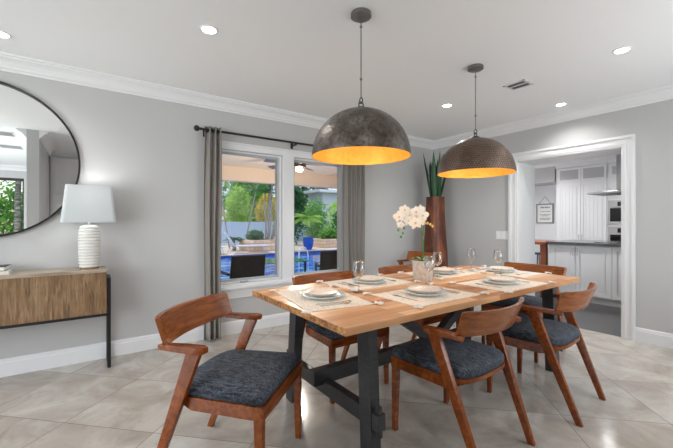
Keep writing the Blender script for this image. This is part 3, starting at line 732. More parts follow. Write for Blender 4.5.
# ------------------------------------------------------------------ pendant lamps
def pendant(x, y, m, label):
    t = thing('pendant_lamp', label, 'lamp', (x, y, H), 0, 'dome pendants over the table')
    rz_, rt = 1.631 - H, 1.927 - H; hh = rt - rz_; Rr = .307
    outer = [(.0, rt)] + [(Rr * math.sin(a) ** .97, rz_ + .0 + hh * math.cos(a)) for a in [math.pi / 2 * i / 16 for i in range(1, 17)]]
    outer = outer[:-1] + [(Rr, rz_ + .02), (Rr + .001, rz_)]
    bm = new(); lathe(bm, outer, 64); sh = obj('shade', bm, m, t, smooth='all')
    inner = [(max(0, r - .004), z - .004) for r, z in outer[:-1]] + [(Rr - .004, rz_)]
    bm = new(); lathe(bm, inner, 64); lathe(bm, [(Rr - .004, rz_), (Rr + .001, rz_)], 64); obj('gold_lining', bm, M['gold'], sh, smooth='all')
    bm = new(); lathe(bm, [(0, rt + .012), (.03, rt + .012), (.045, rt - .002), (.0, rt - .004)], 24); obj('cap', bm, M['iron'], t, smooth=True)
    bm = new(); tube(bm, [(.018 * math.cos(a), 0, rt + .03 + .018 * math.sin(a)) for a in [2 * math.pi * i / 16 for i in range(16)]], .004, 8, True); tube(bm, [(0, .014 * math.cos(a), rt + .056 + .018 * math.sin(a)) for a in [2 * math.pi * i / 16 for i in range(16)]], .0035, 8, True)
    obj('hanging_ring', bm, M['iron'], t, smooth='all')
    bm = new(); tube(bm, [(0, 0, rt + .07), (0, 0, -.02)], .0035, 8); sphere(bm, (0, 0, -.085), .009, seg=10); sphere(bm, (0, 0, rt + .19), .009, seg=10); obj('rod', bm, M['canopy'], t, smooth=True)
    bm = new(); lathe(bm, [(0, 0), (.062, 0), (.064, -.006), (.064, -.024), (.058, -.028), (.0, -.030)], 36); obj('canopy', bm, M['canopy'], t, smooth=True)
    bm = new(); sphere(bm, (0, 0, rt - .10), .028, .035, 14); obj('bulb', bm, emit('pendant_bulb', (1, .86, .6), 4), t, smooth='all')
    bm = new(); lathe(bm, [(0, rt - .005), (.018, rt - .005), (.018, rt - .065), (0, rt - .065)], 14); obj('socket', bm, M['iron'], t, smooth=True)
    l = bpy.data.lights.new('pendant_light', 'POINT'); l.energy = 2.5; l.color = (1, .9, .74); l.shadow_soft_size = .03
    lo = bpy.data.objects.new('pendant_light', l); COL.objects.link(lo); lo.parent = t; lo.location = (0, 0, rt - .16)
pendant(-3.231, -2.088, M['hammered'], 'larger looking left dome pendant of smooth mottled grey metal with gold inside')
pendant(-1.97, -2.062, M['woven'], 'right dome pendant with chiselled brown brick-like pattern and gold inside')

# ------------------------------------------------------------------ recessed lights and vents
CANS = [(-3.956, -1.348, 'over the left window'), (-1.353, -1.308, 'near the far corner of the room'), (-.351, -2.06, 'close to the kitchen opening'), (-1.316, -2.871, 'at the right side of the ceiling'), (-5.125, -.457, 'above the round mirror'),
        (-3.9, -3.6, 'added behind the camera for fill light'), (-6.9, -2.2, 'added left of the partition for fill light'), (-5.62, -3.79, 'seen in the mirror'), (-6.9, -5.4, 'added near the sliding doors for fill light')]  # unseen cans added for fill, apart from the one in the mirror
for i, (x, y, w) in enumerate(CANS):
    t = thing('recessed_downlight', 'lit round white ceiling downlight ' + w, 'light', (x, y, H), 0, 'recessed downlights')
    bm = new(); lathe(bm, [(.046, -.001), (.060, -.001), (.060, 0), (.059, -.005), (.048, -.006), (.045, -.002)], 32); obj('trim_ring', bm, M['white'], t, smooth=True)
    bm = new(); lathe(bm, [(0, -.002), (.046, -.002)], 32); obj('lens', bm, M['bulb'], t)
    l = bpy.data.lights.new('downlight', 'SPOT'); l.energy = 17; l.spot_size = R(140); l.spot_blend = .8; l.shadow_soft_size = .05; l.color = (1, .985, .96)
    l.energy = {0: 19, 1: 56, 2: 26, 3: 5, 4: 22}.get(i, 17)
    lo = bpy.data.objects.new('downlight_beam', l); COL.objects.link(lo); lo.parent = t; lo.location = (0, 0, -.012)
def vent(x, y, rz, sx, sy, label):
    t = thing('ceiling_vent', label, 'vent', (x, y, H), rz, 'ceiling air vents')
    bm = new(); f = .018
    for lo, hi in (((-sx, -sy), (sx, -sy + f)), ((-sx, sy - f), (sx, sy)), ((-sx, -sy), (-sx + f, sy)), ((sx - f, -sy), (sx, sy)), ((-f / 2, -sy), (f / 2, sy))): box(bm, (lo[0], lo[1], -.008), (hi[0], hi[1], -.0005))
    obj('frame', bm, M['white'], t)
    bm = new(); box(bm, (-sx + f, -sy + f, -.002), (sx - f, sy - f, -.0008)); obj('backing', bm, mat('vent_shadow', srgb(90, 90, 92), .8), t)
    n = int((sy - f) * 2 / .02)
    for i in range(n):
        y0 = -sy + f + .01 + i * .02
        if i % 1 == 0:
            bm = new(); beam(bm, (-sx + f, y0, -.006), (sx - f, y0, -.006), .013, .0015, (0, .8, .6), bevel=0); obj('slat', bm, mat('grey_vent_slat', srgb(150, 150, 152), .5), t)
vent(-1.29, -2.07, R(0), .09, .10, 'small grey louvred ceiling vent right of the pendants')
vent(-5.66, -3.25, R(0), .14, .16, 'ceiling vent seen in the mirror, the one nearer the window wall')
vent(-5.72, -4.4, R(0), .16, .17, 'ceiling vent seen in the mirror, the one farther back')

# ------------------------------------------------------------------ mirror
t = thing('round_mirror', 'large round wall mirror in a thin black frame above the console', 'mirror', (-5.30, -.004, 1.717))
bm = new(); rr = .617; bmc = [(rr * math.cos(2 * math.pi * i / 96), 0, rr * math.sin(2 * math.pi * i / 96)) for i in range(96)]
def ring(bm, r0, r1, y0, y1, n=96):
    rows = [[bm.verts.new((r * math.cos(2 * math.pi * i / n), y, r * math.sin(2 * math.pi * i / n))) for i in range(n)] for r, y in ((r0, y0), (r1, y0), (r1, y1), (r0, y1))]
    for k in range(4):
        A, B = rows[k], rows[(k + 1) % 4]
        for i in range(n): bm.faces.new((A[i], A[(i + 1) % n], B[(i + 1) % n], B[i]))
ring(bm, rr - .012, rr + .003, 0, -.03); obj('mirror_frame', bm, M['black'], t, smooth=True)
bm = new(); bm.faces.new([bm.verts.new((.608 * math.cos(2 * math.pi * i / 96), -.008, .608 * math.sin(2 * math.pi * i / 96))) for i in range(96)])
obj('mirror_glass', bm, M['mirror'], t)

# ------------------------------------------------------------------ console
CX1 = -4.50
t = thing('console_table', 'slim console of streaked brown wood on thin black metal frame under the mirror', 'console table', (-5.5, -.15, 0))
o0 = V(-5.5, -.15, 0)
def LB(bm, lo, hi, bv=0): box(bm, tuple(V(*lo) - o0), tuple(V(*hi) - o0), bv)
bm = new(); LB(bm, (-6.55, -.29, .462), (CX1, -.02, .805), .003); obj('body', bm, M['console'], t)
bm = new(); LB(bm, (-6.56, -.295, .805), (CX1 + .005, -.018, .83), .004); obj('top', bm, M['console_top'], t)
for x0 in (CX1 + .006, -6.58):
    bm = new()
    for y0, y1 in ((-.285, -.262), (-.055, -.032)): LB(bm, (x0, y0, 0), (x0 + .024, y1, .755), .002)
    LB(bm, (x0, -.262, .732), (x0 + .024, -.055, .755)); LB(bm, (x0, -.262, 0), (x0 + .024, -.055, .014)); obj('leg_frame', bm, M['black'], t)
bm = new(); LB(bm, (-6.556, -.290, .440), (CX1 + .006, -.268, .462)); LB(bm, (-6.556, -.052, .440), (CX1 + .006, -.03, .462)); obj('rail', bm, M['black'], t)
for k, x in enumerate((-5.18, -5.86)):
    bm = new(); LB(bm, (x - .0015, -.2915, .47), (x + .0015, -.289, .80)); obj('door_gap', bm, M['black'], t) if False else bm.free()

# table lamp
t = thing('table_lamp', 'lit table lamp with ribbed white ceramic base and white tapered shade on console', 'lamp', (-4.618, -.155, .83))
bm = new(); prof = [(0, 0), (.062, 0), (.062, .012)]; nR = 14
for i in range(nR):
    z = .014 + i * .0248; f = .074 + .006 * math.sin(math.pi * i / (nR - 1)) if i else .07
    if i == nR - 1: f = .068
    prof += [(f - .007, z), (f, z + .005), (f, z + .016), (f - .007, z + .0205), (f - .013, z + .0215), (f - .013, z + .0240)]
prof += [(.05, .364), (.03, .368), (0, .368)]
lathe(bm, prof, 40, (0, 0, 0), 1, .82); obj('lamp_base', bm, M['ceramic'], t, smooth=True)
bm = new(); lathe(bm, [(0, -.001), (.066, -.001), (.066, .0125), (.0, .0125)], 36, (0, 0, .001), 1, .82); obj('foot', bm, M['console'], t)
bm = new(); lathe(bm, [(.0, .366), (.012, .366), (.012, .41), (.005, .415), (.005, .48), (.014, .482), (.014, .52), (0, .52)], 16); obj('neck', bm, M['chrome'], t, smooth=True)
bm = new()
def rrect(hx, hy, n=8, r=.03):
    pts = []
    for cx, cy, a0 in ((hx - r, hy - r, 0), (-hx + r, hy - r, 90), (-hx + r, -hy + r, 180), (hx - r, -hy + r, 270)):
        for i in range(n + 1): a = R(a0 + 90 * i / n); pts.append((cx + r * math.cos(a), cy + r * math.sin(a)))
    return pts
lo_, hi_ = rrect(.19, .115), rrect(.160, .095)
rows = [[bm.verts.new((x, y, .39)) for x, y in lo_], [bm.verts.new((x, y, .40)) for x, y in rrect(.19, .115)], [bm.verts.new((x, y, .698)) for x, y in hi_], [bm.verts.new((x * .985, y * .985, .698)) for x, y in hi_], [bm.verts.new((x * .985, y * .985, .39)) for x, y in lo_]]
for k in range(4):
    A, B = rows[k], rows[k + 1]; n = len(A)
    for i in range(n): bm.faces.new((A[i], A[(i + 1) % n], B[(i + 1) % n], B[i]))
obj('lamp_shade', bm, M['shade'], t, smooth=True)
bm = new(); sphere(bm, (0, 0, .555), .03, .038, 14); obj('bulb', bm, emit('lamp_bulb', (1, .97, .92), 6), t, smooth='all')
l = bpy.data.lights.new('lamp_light', 'POINT'); l.energy = 2.6; l.color = (1, .98, .96); l.shadow_soft_size = .05
lo = bpy.data.objects.new('lamp_light', l); COL.objects.link(lo); lo.parent = t; lo.location = (0, 0, .60)
# books
def book(x, y, z, w, d, h, m, label, rz):
    t = thing('book', label, 'book', (x, y, z), rz, 'books stacked on the console')
    bm = new(); box(bm, (-w, -d, 0), (w, d, .003)); box(bm, (-w, -d, h - .003), (w, d, h)); box(bm, (-w, -d, .003), (-w + .003, d, h - .003)); obj('cover', bm, m, t)
    bm = new(); box(bm, (-w + .003, -d + .004, .003), (w - .005, d - .004, h - .003)); obj('pages', bm, M['pages'], t)
book(-5.24, -.15, .831, .13, .095, .028, M['bookwhite'], 'pale book at the bottom of the small stack on the console', R(2))
book(-5.25, -.15, .86, .125, .09, .032, M['bookdark'], 'dark teal book on top of the small stack on the console', R(-3))

# ------------------------------------------------------------------ curtains
t = thing('curtain_rod', 'black metal curtain rod with ball finials above the windows', 'curtain rod', (-2.65, -.10, 2.17))
bm = new(); tube(bm, [(-1.05, 0, 0), (1.20, 0, 0)], .0125, 12); obj('rod', bm, M['black'], t, smooth=True)
for s, x in ((-1, -1.085), (1, 1.235)):
    bm = new(); sphere(bm, (x, 0, 0), .030, seg=16); lathe(bm, [(.017, -.01), (.017, .01)], 12, (x - s * .035, 0, 0)); obj('finial', bm, M['black'], t, smooth='all')
for x in (-.985, .04, 1.10):
    bm = new(); box(bm, (x - .008, -.0, -.03), (x + .008, .10, -.014)); box(bm, (x - .015, .09, -.055), (x + .015, .0995, .02)); box(bm, (x - .01, -.016, -.03), (x + .01, .016, -.0125)); obj('bracket', bm, M['black'], t)
def curtain(x0, x1, bx0, bx1, amp, folds, label):
    t = thing('curtain', label, 'curtain', ((x0 + x1) / 2, -.10, 0), 0, 'grey curtains at the window'); cx = (x0 + x1) / 2
    N, K = folds * 16, 30; vs, fs = [], []
    for k in range(K + 1):
        z = .012 + (2.205 - .012) * k / K; f = k / K; a0 = bx0 + (x0 - bx0) * f; a1 = bx1 + (x1 - bx1) * f
        for i in range(N + 1):
            u = i / N; ph = 2 * math.pi * folds * u
            y = amp * math.sin(ph + .3 * math.sin(f * 4)) * (.8 + .2 * math.cos(3 * u + f * 2)) ; x = a0 + (a1 - a0) * u + .012 * math.sin(ph * 2) + .006 * math.sin(f * 6 + u * 4)
            vs.append((x - cx, y, z))
    for k in range(K):
        for i in range(N):
            a = k * (N + 1) + i; fs.append((a, a + 1, a + N + 2, a + N + 1))
    o = obj('drape', (vs, [], fs), M['curtain'], t, smooth='all'); s = o.modifiers.new('thickness', 'SOLIDIFY'); s.thickness = .003
    for i in range(folds * 2):
        bm = new(); u = (i + .5) / (folds * 2) * 1.0; x = x0 + (x1 - x0) * u - cx
        tube(bm, [(x, .024 * math.cos(a), 2.168 + .024 * math.sin(a)) for a in [2 * math.pi * j / 14 for j in range(14)]], .004, 6, True); obj('grommet', bm, M['iron'], t, smooth='all')
curtain(-3.655, -3.49, -3.665, -3.495, .045, 3, 'grey linen curtain panel left of the windows')
curtain(-1.90, -1.55, -1.91, -1.545, .045, 5, 'grey linen curtain panel right of the windows')

# ------------------------------------------------------------------ corner vase with plant
t = thing('floor_vase', 'tall square tapered vase of dark lacquered wood in the corner', 'vase', (-.33, -.40, 0))
bm = new(); secs = [(0, .162), (.2, .166), (.5, .164), (.8, .155), (1.1, .138), (1.35, .124), (1.60, .119)]
rows = []
for z, r in secs: rows.append([bm.verts.new((x, y, z)) for x, y in rrect(r, r, 6, r * .72)])
rows.append([bm.verts.new((x, y, 1.60)) for x, y in rrect(.105, .105, 6, .075)]); rows.append([bm.verts.new((x, y, 1.50)) for x, y in rrect(.103, .103, 6, .073)])
for A, B in zip(rows, rows[1:]):
    n = len(A)
    for i in range(n): bm.faces.new((A[i], A[(i + 1) % n], B[(i + 1) % n], B[i]))
bm.faces.new(rows[0]); bm.faces.new(rows[-1]); vo = obj('vase_body', bm, M['vase'], t, smooth=True)
vo.parent = None; bpy.data.objects.remove(t); vo.name = 'floor_vase'; vo.location = (-.385, -.365, 0); tag(vo, 'tall square tapered vase of dark lacquered wood in the corner', 'vase')
t = thing('snake_plant', 'upright spiky dark green leaves standing in the tall wooden vase', 'plant', (-.385, -.365, 1.502))
for i in range(17):
    a = i * 2.4; r = .02 + .05 * (i / 17) ** .5; ln = rnd.uniform(.05, .30)
    bm = new(); L = rnd.uniform(.60, .80)
    d = V(math.cos(a) * ln * .9, math.sin(a) * ln * .9, 1)
    if d.y > .1: d.y = .1
    leafstrip(bm, (r * math.cos(a), r * math.sin(a), -.0), d, V(math.cos(a), math.sin(a), -.1), L, .060, lambda t_: .03 * t_ * t_ * ln * 3)
    obj('leaf', bm, M['leaf_dark'], t, smooth='all')

# light switch plate
t = thing('light_switch', 'white wall switch plate between the corner and the kitchen opening', 'switch', (0, -1.185, 1.045))
bm = new(); box(bm, (-.006, -.085, -.058), (0, .085, .058), .002); obj('plate', bm, M['white'], t)
for y in (-.05, 0, .05):
    bm = new(); box(bm, (-.009, y - .016, -.033), (-.006, y + .016, .033), .001); obj('rocker', bm, M['cabinet'], t)

# ------------------------------------------------------------------ wall cabinets behind (mirror only)
t = thing('tall_cabinet', 'tall white panelled cabinet front seen in the mirror', 'cabinet', (-4.1, -4.40, 0))
bm = new(); box(bm, (-1.09, -.048, 0), (1.2, .0, 2.41)); obj('body', bm, M['cabinet'], t)
def panel_door(bm, x0, x1, z0, z1, y):
    box(bm, (x0 + .004, y, z0 + .004), (x1 - .004, y + .018, z1 - .004)); f = .06
    for lo, hi in (((x0 + .004, z0 + .004), (x0 + f, z1 - .004)), ((x1 - f, z0 + .004), (x1 - .004, z1 - .004)), ((x0 + f, z0 + .004), (x1 - f, z0 + f)), ((x0 + f, z1 - f), (x1 - f, z1 - .004))): box(bm, (lo[0], y + .018, lo[1]), (hi[0], y + .028, hi[1]))
for x0 in (-1.06, -.5, .06, .62):
    for z0, z1 in ((.1, 1.75), (1.75, 2.40)):
        bm = new(); panel_door(bm, x0, x0 + .54, z0, z1, 0); obj('door', bm, M['cabinet'], t)

# ------------------------------------------------------------------ kitchen
def door_x(bm, y0, y1, z0, z1, x, f=.055, glass=False):
    """framed door facing -x, front plane at x"""
    g = .003; y0 += g; y1 -= g; z0 += g; z1 -= g
    if not glass: box(bm, (x, y0, z0), (x + .012, y1, z1))
    for lo, hi in (((y0, z0), (y0 + f, z1)), ((y1 - f, z0), (y1, z1)), ((y0 + f, z0), (y1 - f, z0 + f)), ((y0 + f, z1 - f), (y1 - f, z1))): box(bm, (x - .01, lo[0], lo[1]), (x, hi[0], hi[1]))
    if not glass:
        box(bm, (x - .006, y0 + f + .02, z0 + f + .02), (x, y1 - f - .02, z1 - f - .02), .004)
t = thing('kitchen_island', 'long white kitchen island of raised-panel doors under dark counter', 'cabinet', (1.5, -2.6, 0)); oo = V(1.5, -2.6, 0)
def K(bm, lo, hi, bv=0): box(bm, tuple(V(*lo) - oo), tuple(V(*hi) - oo), bv)
bm = new(); K(bm, (1.52, -4.0, .10), (2.2, -1.13, .875)); K(bm, (1.515, -1.17, .10), (1.53, -1.125, .875)); obj('body', bm, M['cabinet'], t)
bm = new(); K(bm, (1.59, -4.0, 0), (2.2, -1.14, .10)); obj('toe_kick', bm, M['cabinet'], t)
ys = [-1.165, -1.515, -1.975, -2.33, -2.70, -3.1, -3.5, -3.95]
for i in range(7):
    bm = new(); y1, y0 = ys[i] + 2.6, ys[i + 1] + 2.6; door_x(bm, y0, y1, .12, .865, .008)
    d = obj('door', bm, M['cabinet'], t)
    s = y0 + .03 if i % 2 == 0 else y1 - .03
    bm = new(); beam(bm, (-.028, s, .71), (-.028, s, .83), .009, .009, (0, 1, 0)); 
    for z in (.725, .815): beam(bm, (-.028, s, z), (0, s, z), .007, .007, (0, 1, 0))
    obj('handle', bm, M['chrome'], d)
b = new(); box(b, (1.46, -4.05, .877), (2.5, -1.10, .915), .004); tag(obj('countertop', b, M['granite']), 'dark speckled granite countertop on the kitchen island', 'countertop')
t = thing('breakfast_bar', 'reddish wood bar end with square post, left of the island', 'table', (1.6, -.7, 0))
bm = new(); box(bm, (-.14, -.395, .855), (.66, .85, .90), .003); obj('top', bm, M['redwood'], t)
for y, x in ((-.385, -.10), (-.385, .55), (.72, -.10), (.72, .55)):
    bm = new(); box(bm, (x, y, 0), (x + .08, y + .09, .855), .003); obj('leg', bm, M['redwood'], t)
t = thing('bar_stool', 'small stool with navy metal legs under the wooden bar end', 'stool', (2.6, -.46, 0))
bm = new(); lathe(bm, [(0, .60), (.15, .60), (.16, .615), (.15, .63), (0, .635)], 24); obj('seat', bm, M['navy'], t, smooth=True)
for a in (.3, 1.9, 3.45, 5.0):
    bm = new(); tube(bm, [(.10 * math.cos(a), .10 * math.sin(a), .60), (.2 * math.cos(a), .2 * math.sin(a), 0)], .011, 8); obj('leg', bm, M['navy'], t, smooth=True)
bm = new(); tube(bm, [(.165 * math.cos(a), .165 * math.sin(a), .22) for a in [2 * math.pi * i / 24 for i in range(24)]], .007, 6, True); obj('foot_ring', bm, M['navy'], t, smooth='all')
# tall pantry with glass uppers
t = thing('pantry_cabinet', 'tall white kitchen cabinet with two long doors and small glazed doors on top', 'cabinet', (3.5, -.4, 0)); oo = V(3.5, -.4, 0)
bm = new(); K(bm, (3.52, -1.31, 0), (4.14, -.42, 2.36)); K(bm, (3.48, -1.31, 2.36), (4.14, -.40, 2.42)); K(bm, (3.5, -.44, .1), (3.52, -.415, 2.36)); obj('body', bm, M['cabinet'], t)
for y1, y0 in ((-.44, -.865), (-.865, -1.30)):
    for z0, z1, gl in ((.1, .8, 0), (.8, 2.03, 0), (2.06, 2.35, 1)):
        bm = new(); door_x(bm, y0 + .4, y1 + .4, z0, z1, .008, .04, bool(gl))
        if not gl:
            for q in range(5): yy = y0 + .4 + .085 + q * (y1 - y0 - .17) / 4.0; box(bm, (-.004, yy - .006, z0 + .08), (.004, yy + .006, z1 - .08))
        d = obj('door', bm, M['cabinet'], t)
        if gl: bm = new(); box(bm, (.0, y0 + .44, z0 + .04), (.006, y1 + .36, z1 - .04)); obj('pane', bm, M['frost'], d)
        elif z1 > 1:
            s = (y0 + .03 if y1 > -.5 else y1 - .03) + .4
            bm = new(); beam(bm, (-.03, s, .86), (-.03, s, .98), .009, .009, (0, 1, 0)); beam(bm, (-.03, s, .875), (0, s, .875), .007, .007, (0, 1, 0)); beam(bm, (-.03, s, .965), (0, s, .965), .007, .007, (0, 1, 0)); obj('handle', bm, M['chrome'], d)
t = thing('oven_cabinet', 'white tall cabinet holding the two built-in ovens', 'cabinet', (3.5, -1.4, 0)); oo = V(3.5, -1.4, 0)
bm = new(); K(bm, (3.52, -2.2, 0), (4.14, -1.31, 2.36)); K(bm, (3.48, -2.2, 2.36), (4.14, -1.315, 2.42)); obj('body', bm, M['cabinet'], t)
for z0, z1, gl in ((1.70, 2.05, 0), (2.08, 2.34, 1), (.1, .6, 0)):
    bm = new(); door_x(bm, -.78, .07, z0, z1, .008, .05, bool(gl)); d = obj('door', bm, M['cabinet'], t)
    if gl: bm = new(); box(bm, (.0, -.73, z0 + .05), (.006, .02, z1 - .05)); obj('pane', bm, M['frost'], d)
for z0, z1, nm, lb in ((1.19, 1.64, 'microwave_oven', 'stainless built-in microwave, the upper of the two wall ovens'), (.62, 1.14, 'wall_oven', 'stainless built-in wall oven under the microwave')):
    t = thing(nm, lb, 'oven', (3.515, -1.705, z0)); h = z1 - z0
    bm = new(); box(bm, (-.035, -.38, 0), (.003, .38, h), .003); obj('face', bm, M['chrome'], t)
    bm = new(); box(bm, (-.041, -.35, .05), (-.035, .345, h - .15)); obj('oven_window', bm, M['blackglass'], t)
    bm = new(); box(bm, (-.041, -.16, h - .11), (-.035, .23, h - .03)); obj('display', bm, M['blackglass'], t)
    bm = new(); tube(bm, [(-.075, -.33, h - .135), (-.075, .33, h - .135)], .009, 8)
    for y in (-.3, .3): tube(bm, [(-.075, y, h - .135), (-.036, y, h - .135)], .006, 6)
    obj('handle', bm, M['chrome'], t, smooth=True)
t = thing('range_hood', 'stainless island hood with thin flat canopy hanging in the kitchen', 'range hood', (1.95, -2.25, 1.655))
bm = new(); a = [(-.32, -.55), (.32, -.55), (.32, .63), (-.32, .63)]
rows = [[bm.verts.new((x, y, 0)) for x, y in a], [bm.verts.new((x, y, .02)) for x, y in a], [bm.verts.new((x * .5, y * .4 + .02, .06)) for x, y in a]]
for A, B in zip(rows, rows[1:]):
    for i in range(4): bm.faces.new((A[i], A[(i + 1) % 4], B[(i + 1) % 4], B[i]))
bm.faces.new(rows[0]); bm.faces.new(rows[-1]); obj('canopy', bm, M['hood'], t)
bm = new(); box(bm, (-.15, -.16, .05), (.15, .31, H - 1.655 - .0005)); obj('chimney', bm, M['hood'], t)
t = thing('cooktop', 'flat black cooktop set into the island counter under the hood', 'cooktop', (1.95, -2.1, .9155))
bm = new(); box(bm, (-.27, -.45, 0), (.27, .40, .006), .002); obj('glass_top', bm, M['blackglass'], t)
for x, y in ((-.13, -.25), (.13, -.25), (-.13, .1), (.13, .1)):
    bm = new(); lathe(bm, [(.08, .0062), (.083, .0075), (.086, .0062)], 24, (x, y, 0)); obj('burner_ring', bm, M['iron'], t)
# bulkhead over the breakfast area
b = new(); box(b, (3.5, -.38, 2.09), (4.15, 1.05, H - .0)); struct('trim_bulkhead', b, M['wall'], label='grey painted bulkhead beside the pantry cabinet')
profile_run('trim_crown_kitchen', crown, (3.5, 1.05, 0), (3.5, -3.0, 0), (-1, 0, 0), M['white'], 'white crown moulding in the kitchen')
# framed sign
t = thing('framed_sign', 'small grey framed white sign with faint lettering hung by a cord on kitchen wall', 'picture', (4.14, .10, 1.43))
bm = new()
for lo, hi in (((-.19, -.23), (-.165, .23)), ((.165, -.23), (.19, .23)), ((-.165, -.23), (.165, -.205)), ((-.165, .205), (.165, .23))): box(bm, (-.015, lo[0], lo[1]), (.0, hi[0], hi[1]))
obj('frame', bm, mat('grey_frame', srgb(120, 120, 124), .5), t)
bm = new(); box(bm, (-.006, -.165, -.205), (-.002, .165, .205)); obj('paper', bm, M['paper'], t)
bm = new(); tube(bm, [(-.004, -.13, .23), (-.004, 0, .40), (-.004, .13, .23)], .004, 6); obj('cord', bm, M['iron'], t)
bm = new()
for k, (z, w) in enumerate(((.13, .11), (.04, .12), (-.03, .12), (-.06, .08), (-.12, .12), (-.15, .10))):
    n = 7
    for i in range(n):
        y = -w + 2 * w * i / n; box(bm, (-.0075, y, z), (-.006, y + 2 * w / n * (.55 + .3 * ((i * 7 + k) % 3) / 2), z + (.03 if k == 0 else .014)))
obj('lettering', bm, M['ink'], t)
t = thing('ceramic_figurine', 'small brown bird-like ornament at the left end of the kitchen bar', 'ornament', (1.72, -.77, .90))
bm = new(); lathe(bm, [(0, 0), (.02, 0), (.028, .02), (.024, .04), (.012, .055), (.014, .068), (0, .08)], 16); t2 = obj('body', bm, M['redwood'], t, smooth='all')

# kitchen lights; unseen one past the opening is placed to brighten the island
for x, y, lab in ((2.6, -.3, 'in the kitchen above the wooden bar'), (2.6, -1.6, 'in the kitchen in front of the pantry'), (.95, -1.1, 'set unseen just past the opening to brighten the kitchen island'), (2.8, -3.3, 'in the kitchen near its window')):
    t = thing('recessed_downlight', 'lit round white ceiling downlight ' + lab, 'light', (x, y, H), 0, 'recessed downlights')
    bm = new(); lathe(bm, [(.046, -.001), (.060, -.001), (.060, 0), (.059, -.005), (.048, -.006), (.045, -.002)], 24); obj('trim_ring', bm, M['white'], t, smooth=True)
    bm = new(); lathe(bm, [(0, -.002), (.046, -.002)], 24); obj('lens', bm, M['bulb'], t)
    l = bpy.data.lights.new('downlight', 'SPOT'); l.energy = 75 if y > -.5 else (130 if x < 1.5 else 24); l.spot_size = R(150); l.spot_blend = .8; l.shadow_soft_size = .05
    lo = bpy.data.objects.new('downlight_beam', l); COL.objects.link(lo); lo.parent = t; lo.location = (0, 0, -.012)

# ------------------------------------------------------------------ outdoors
G = -.20
PY0, PY1 = 4.3, 11.3
b = new(); box(b, (-12, .2, G - .1), (14, PY0, G)); box(b, (-12, PY1, G - .1), (14, 30, G)); struct('ground_patio', b, M['concrete'], label='pale stone pool deck')
b = new(); box(b, (-12, PY0, G - .9), (14, PY1, G - .8)); struct('ground_pool_basin', b, M['pooltile'], label='blue tiled pool basin')
b = new(); box(b, (-12, PY1 - .02, G - .8), (14, PY1, G - .02)); box(b, (-12, PY0, G - .8), (14, PY0 + .02, G - .02)); struct('trim_pool_edge', b, M['pooltile'], label='blue tiled pool edge')
b = new(); box(b, (-12, PY0 + .02, G - .8), (14, PY1 - .02, G - .13)); tag(obj('pool_water', b, M['water']), 'rippled blue water of the swimming pool', 'water', kind='stuff')
b = new(); box(b, (-30, -30, G - .12), (40, .0, G - .1)); struct('ground_lawn', b, M['g_mid'], label='lawn beyond the sliding doors')
b = new(); box(b, (-12, .2, 2.42), (.28, 3.8, 2.46)); struct('ceiling_patio', b, M['patio_ceil'], label='cream ceiling of the covered patio')
b = new(); box(b, (-12, 3.6, 2.12), (3.6, 3.85, 2.42)); box(b, (.28, 1.2, 2.42), (3.6, 3.85, 2.46)); box(b, (-12, .2, 2.46), (3.6, 4.3, 2.52)); struct('trim_patio_beam', b, M['stucco'], label='beige beam at the edge of the patio roof')
# ceiling fan
t = thing('ceiling_fan', 'dark ceiling fan with long thin blades under the patio roof', 'fan', (-1.58, 1.65, 2.42))
bm = new(); lathe(bm, [(0, 0), (.06, 0), (.05, -.03), (.012, -.035), (.012, -.12), (.10, -.13), (.125, -.16), (.125, -.225), (.085, -.245), (0, -.25)], 28); obj('motor', bm, mat('bronze_fan', srgb(70, 48, 40), .4, .3), t, smooth=True)
bm = new(); lathe(bm, [(.075, -.245), (.07, -.275), (.04, -.295), (0, -.30)], 24); obj('light_bowl', bm, emit('fan_light', (1, .9, .75), .8), t, smooth='all')
l = bpy.data.lights.new('fan_lamp', 'POINT'); l.energy = 60; l.color = (1, .93, .82); l.shadow_soft_size = .06
lo = bpy.data.objects.new('fan_lamp', l); COL.objects.link(lo); lo.parent = t; lo.location = (0, 0, -.36)
for i in range(5):
    a = R(-30 + 72 * i); d = V(math.cos(a), math.sin(a), 0); bm = new(); beam(bm, d * .09 + V(0, 0, -.17), d * .68 + V(0, 0, -.175), .10, .008, V(-d.y, d.x, .25), .14, .008, 0); obj('blade', bm, mat('fan_blade', srgb(72, 70, 80), .4), t)
# patio wicker chairs
def wicker(x, y, rz, label):
    t = thing('patio_chair', label, 'chair', (x, y, G), rz, 'black wicker patio chairs')
    bm = new(); box(bm, (-.27, -.02, .42), (.27, .50, .47), .01); obj('seat', bm, M['wicker'], t)
    bm = new(); beam(bm, (0, 0, .44), (0, -.09, .93), .54, .035, (1, 0, 0), .52, .03, .008); obj('backrest', bm, M['wicker'], t)
    for sx in (-1, 1):
        for y in (.02, .46): bm = new(); beam(bm, (sx * .25, y, 0), (sx * .25, y, .42), .035, .035); obj('leg', bm, M['wicker'], t)
        bm = new(); box(bm, (sx * .27 - .02, 0, .64), (sx * .27 + .02, .48, .67), .005); beam(bm, (sx * .27, .46, .47), (sx * .27, .46, .64), .03, .03); obj('armrest', bm, M['wicker'], t)
wicker(-2.68, 1.30, 0, 'black wicker chair on the patio behind the left window')
wicker(-1.10, 1.25, R(-25), 'black wicker chair on the patio at the right window edge')
wicker(-3.85, 1.0, R(10), 'black wicker chair on the patio at far left of the left window')
t = thing('patio_table', 'teal-edged glass patio table between the two wicker chairs', 'table', (-1.75, 2.2, G))
bm = new(); box(bm, (-.5, -.4, .70), (.5, .4, .715), .003); obj('glass_top', bm, mat('teal_glass', srgb(60, 140, 130), .1), t)
for x, y in ((-.42, -.32), (.42, -.32), (-.42, .32), (.42, .32)): bm = new(); beam(bm, (x, y, 0), (x, y, .70), .03, .03); obj('leg', bm, M['black'], t)
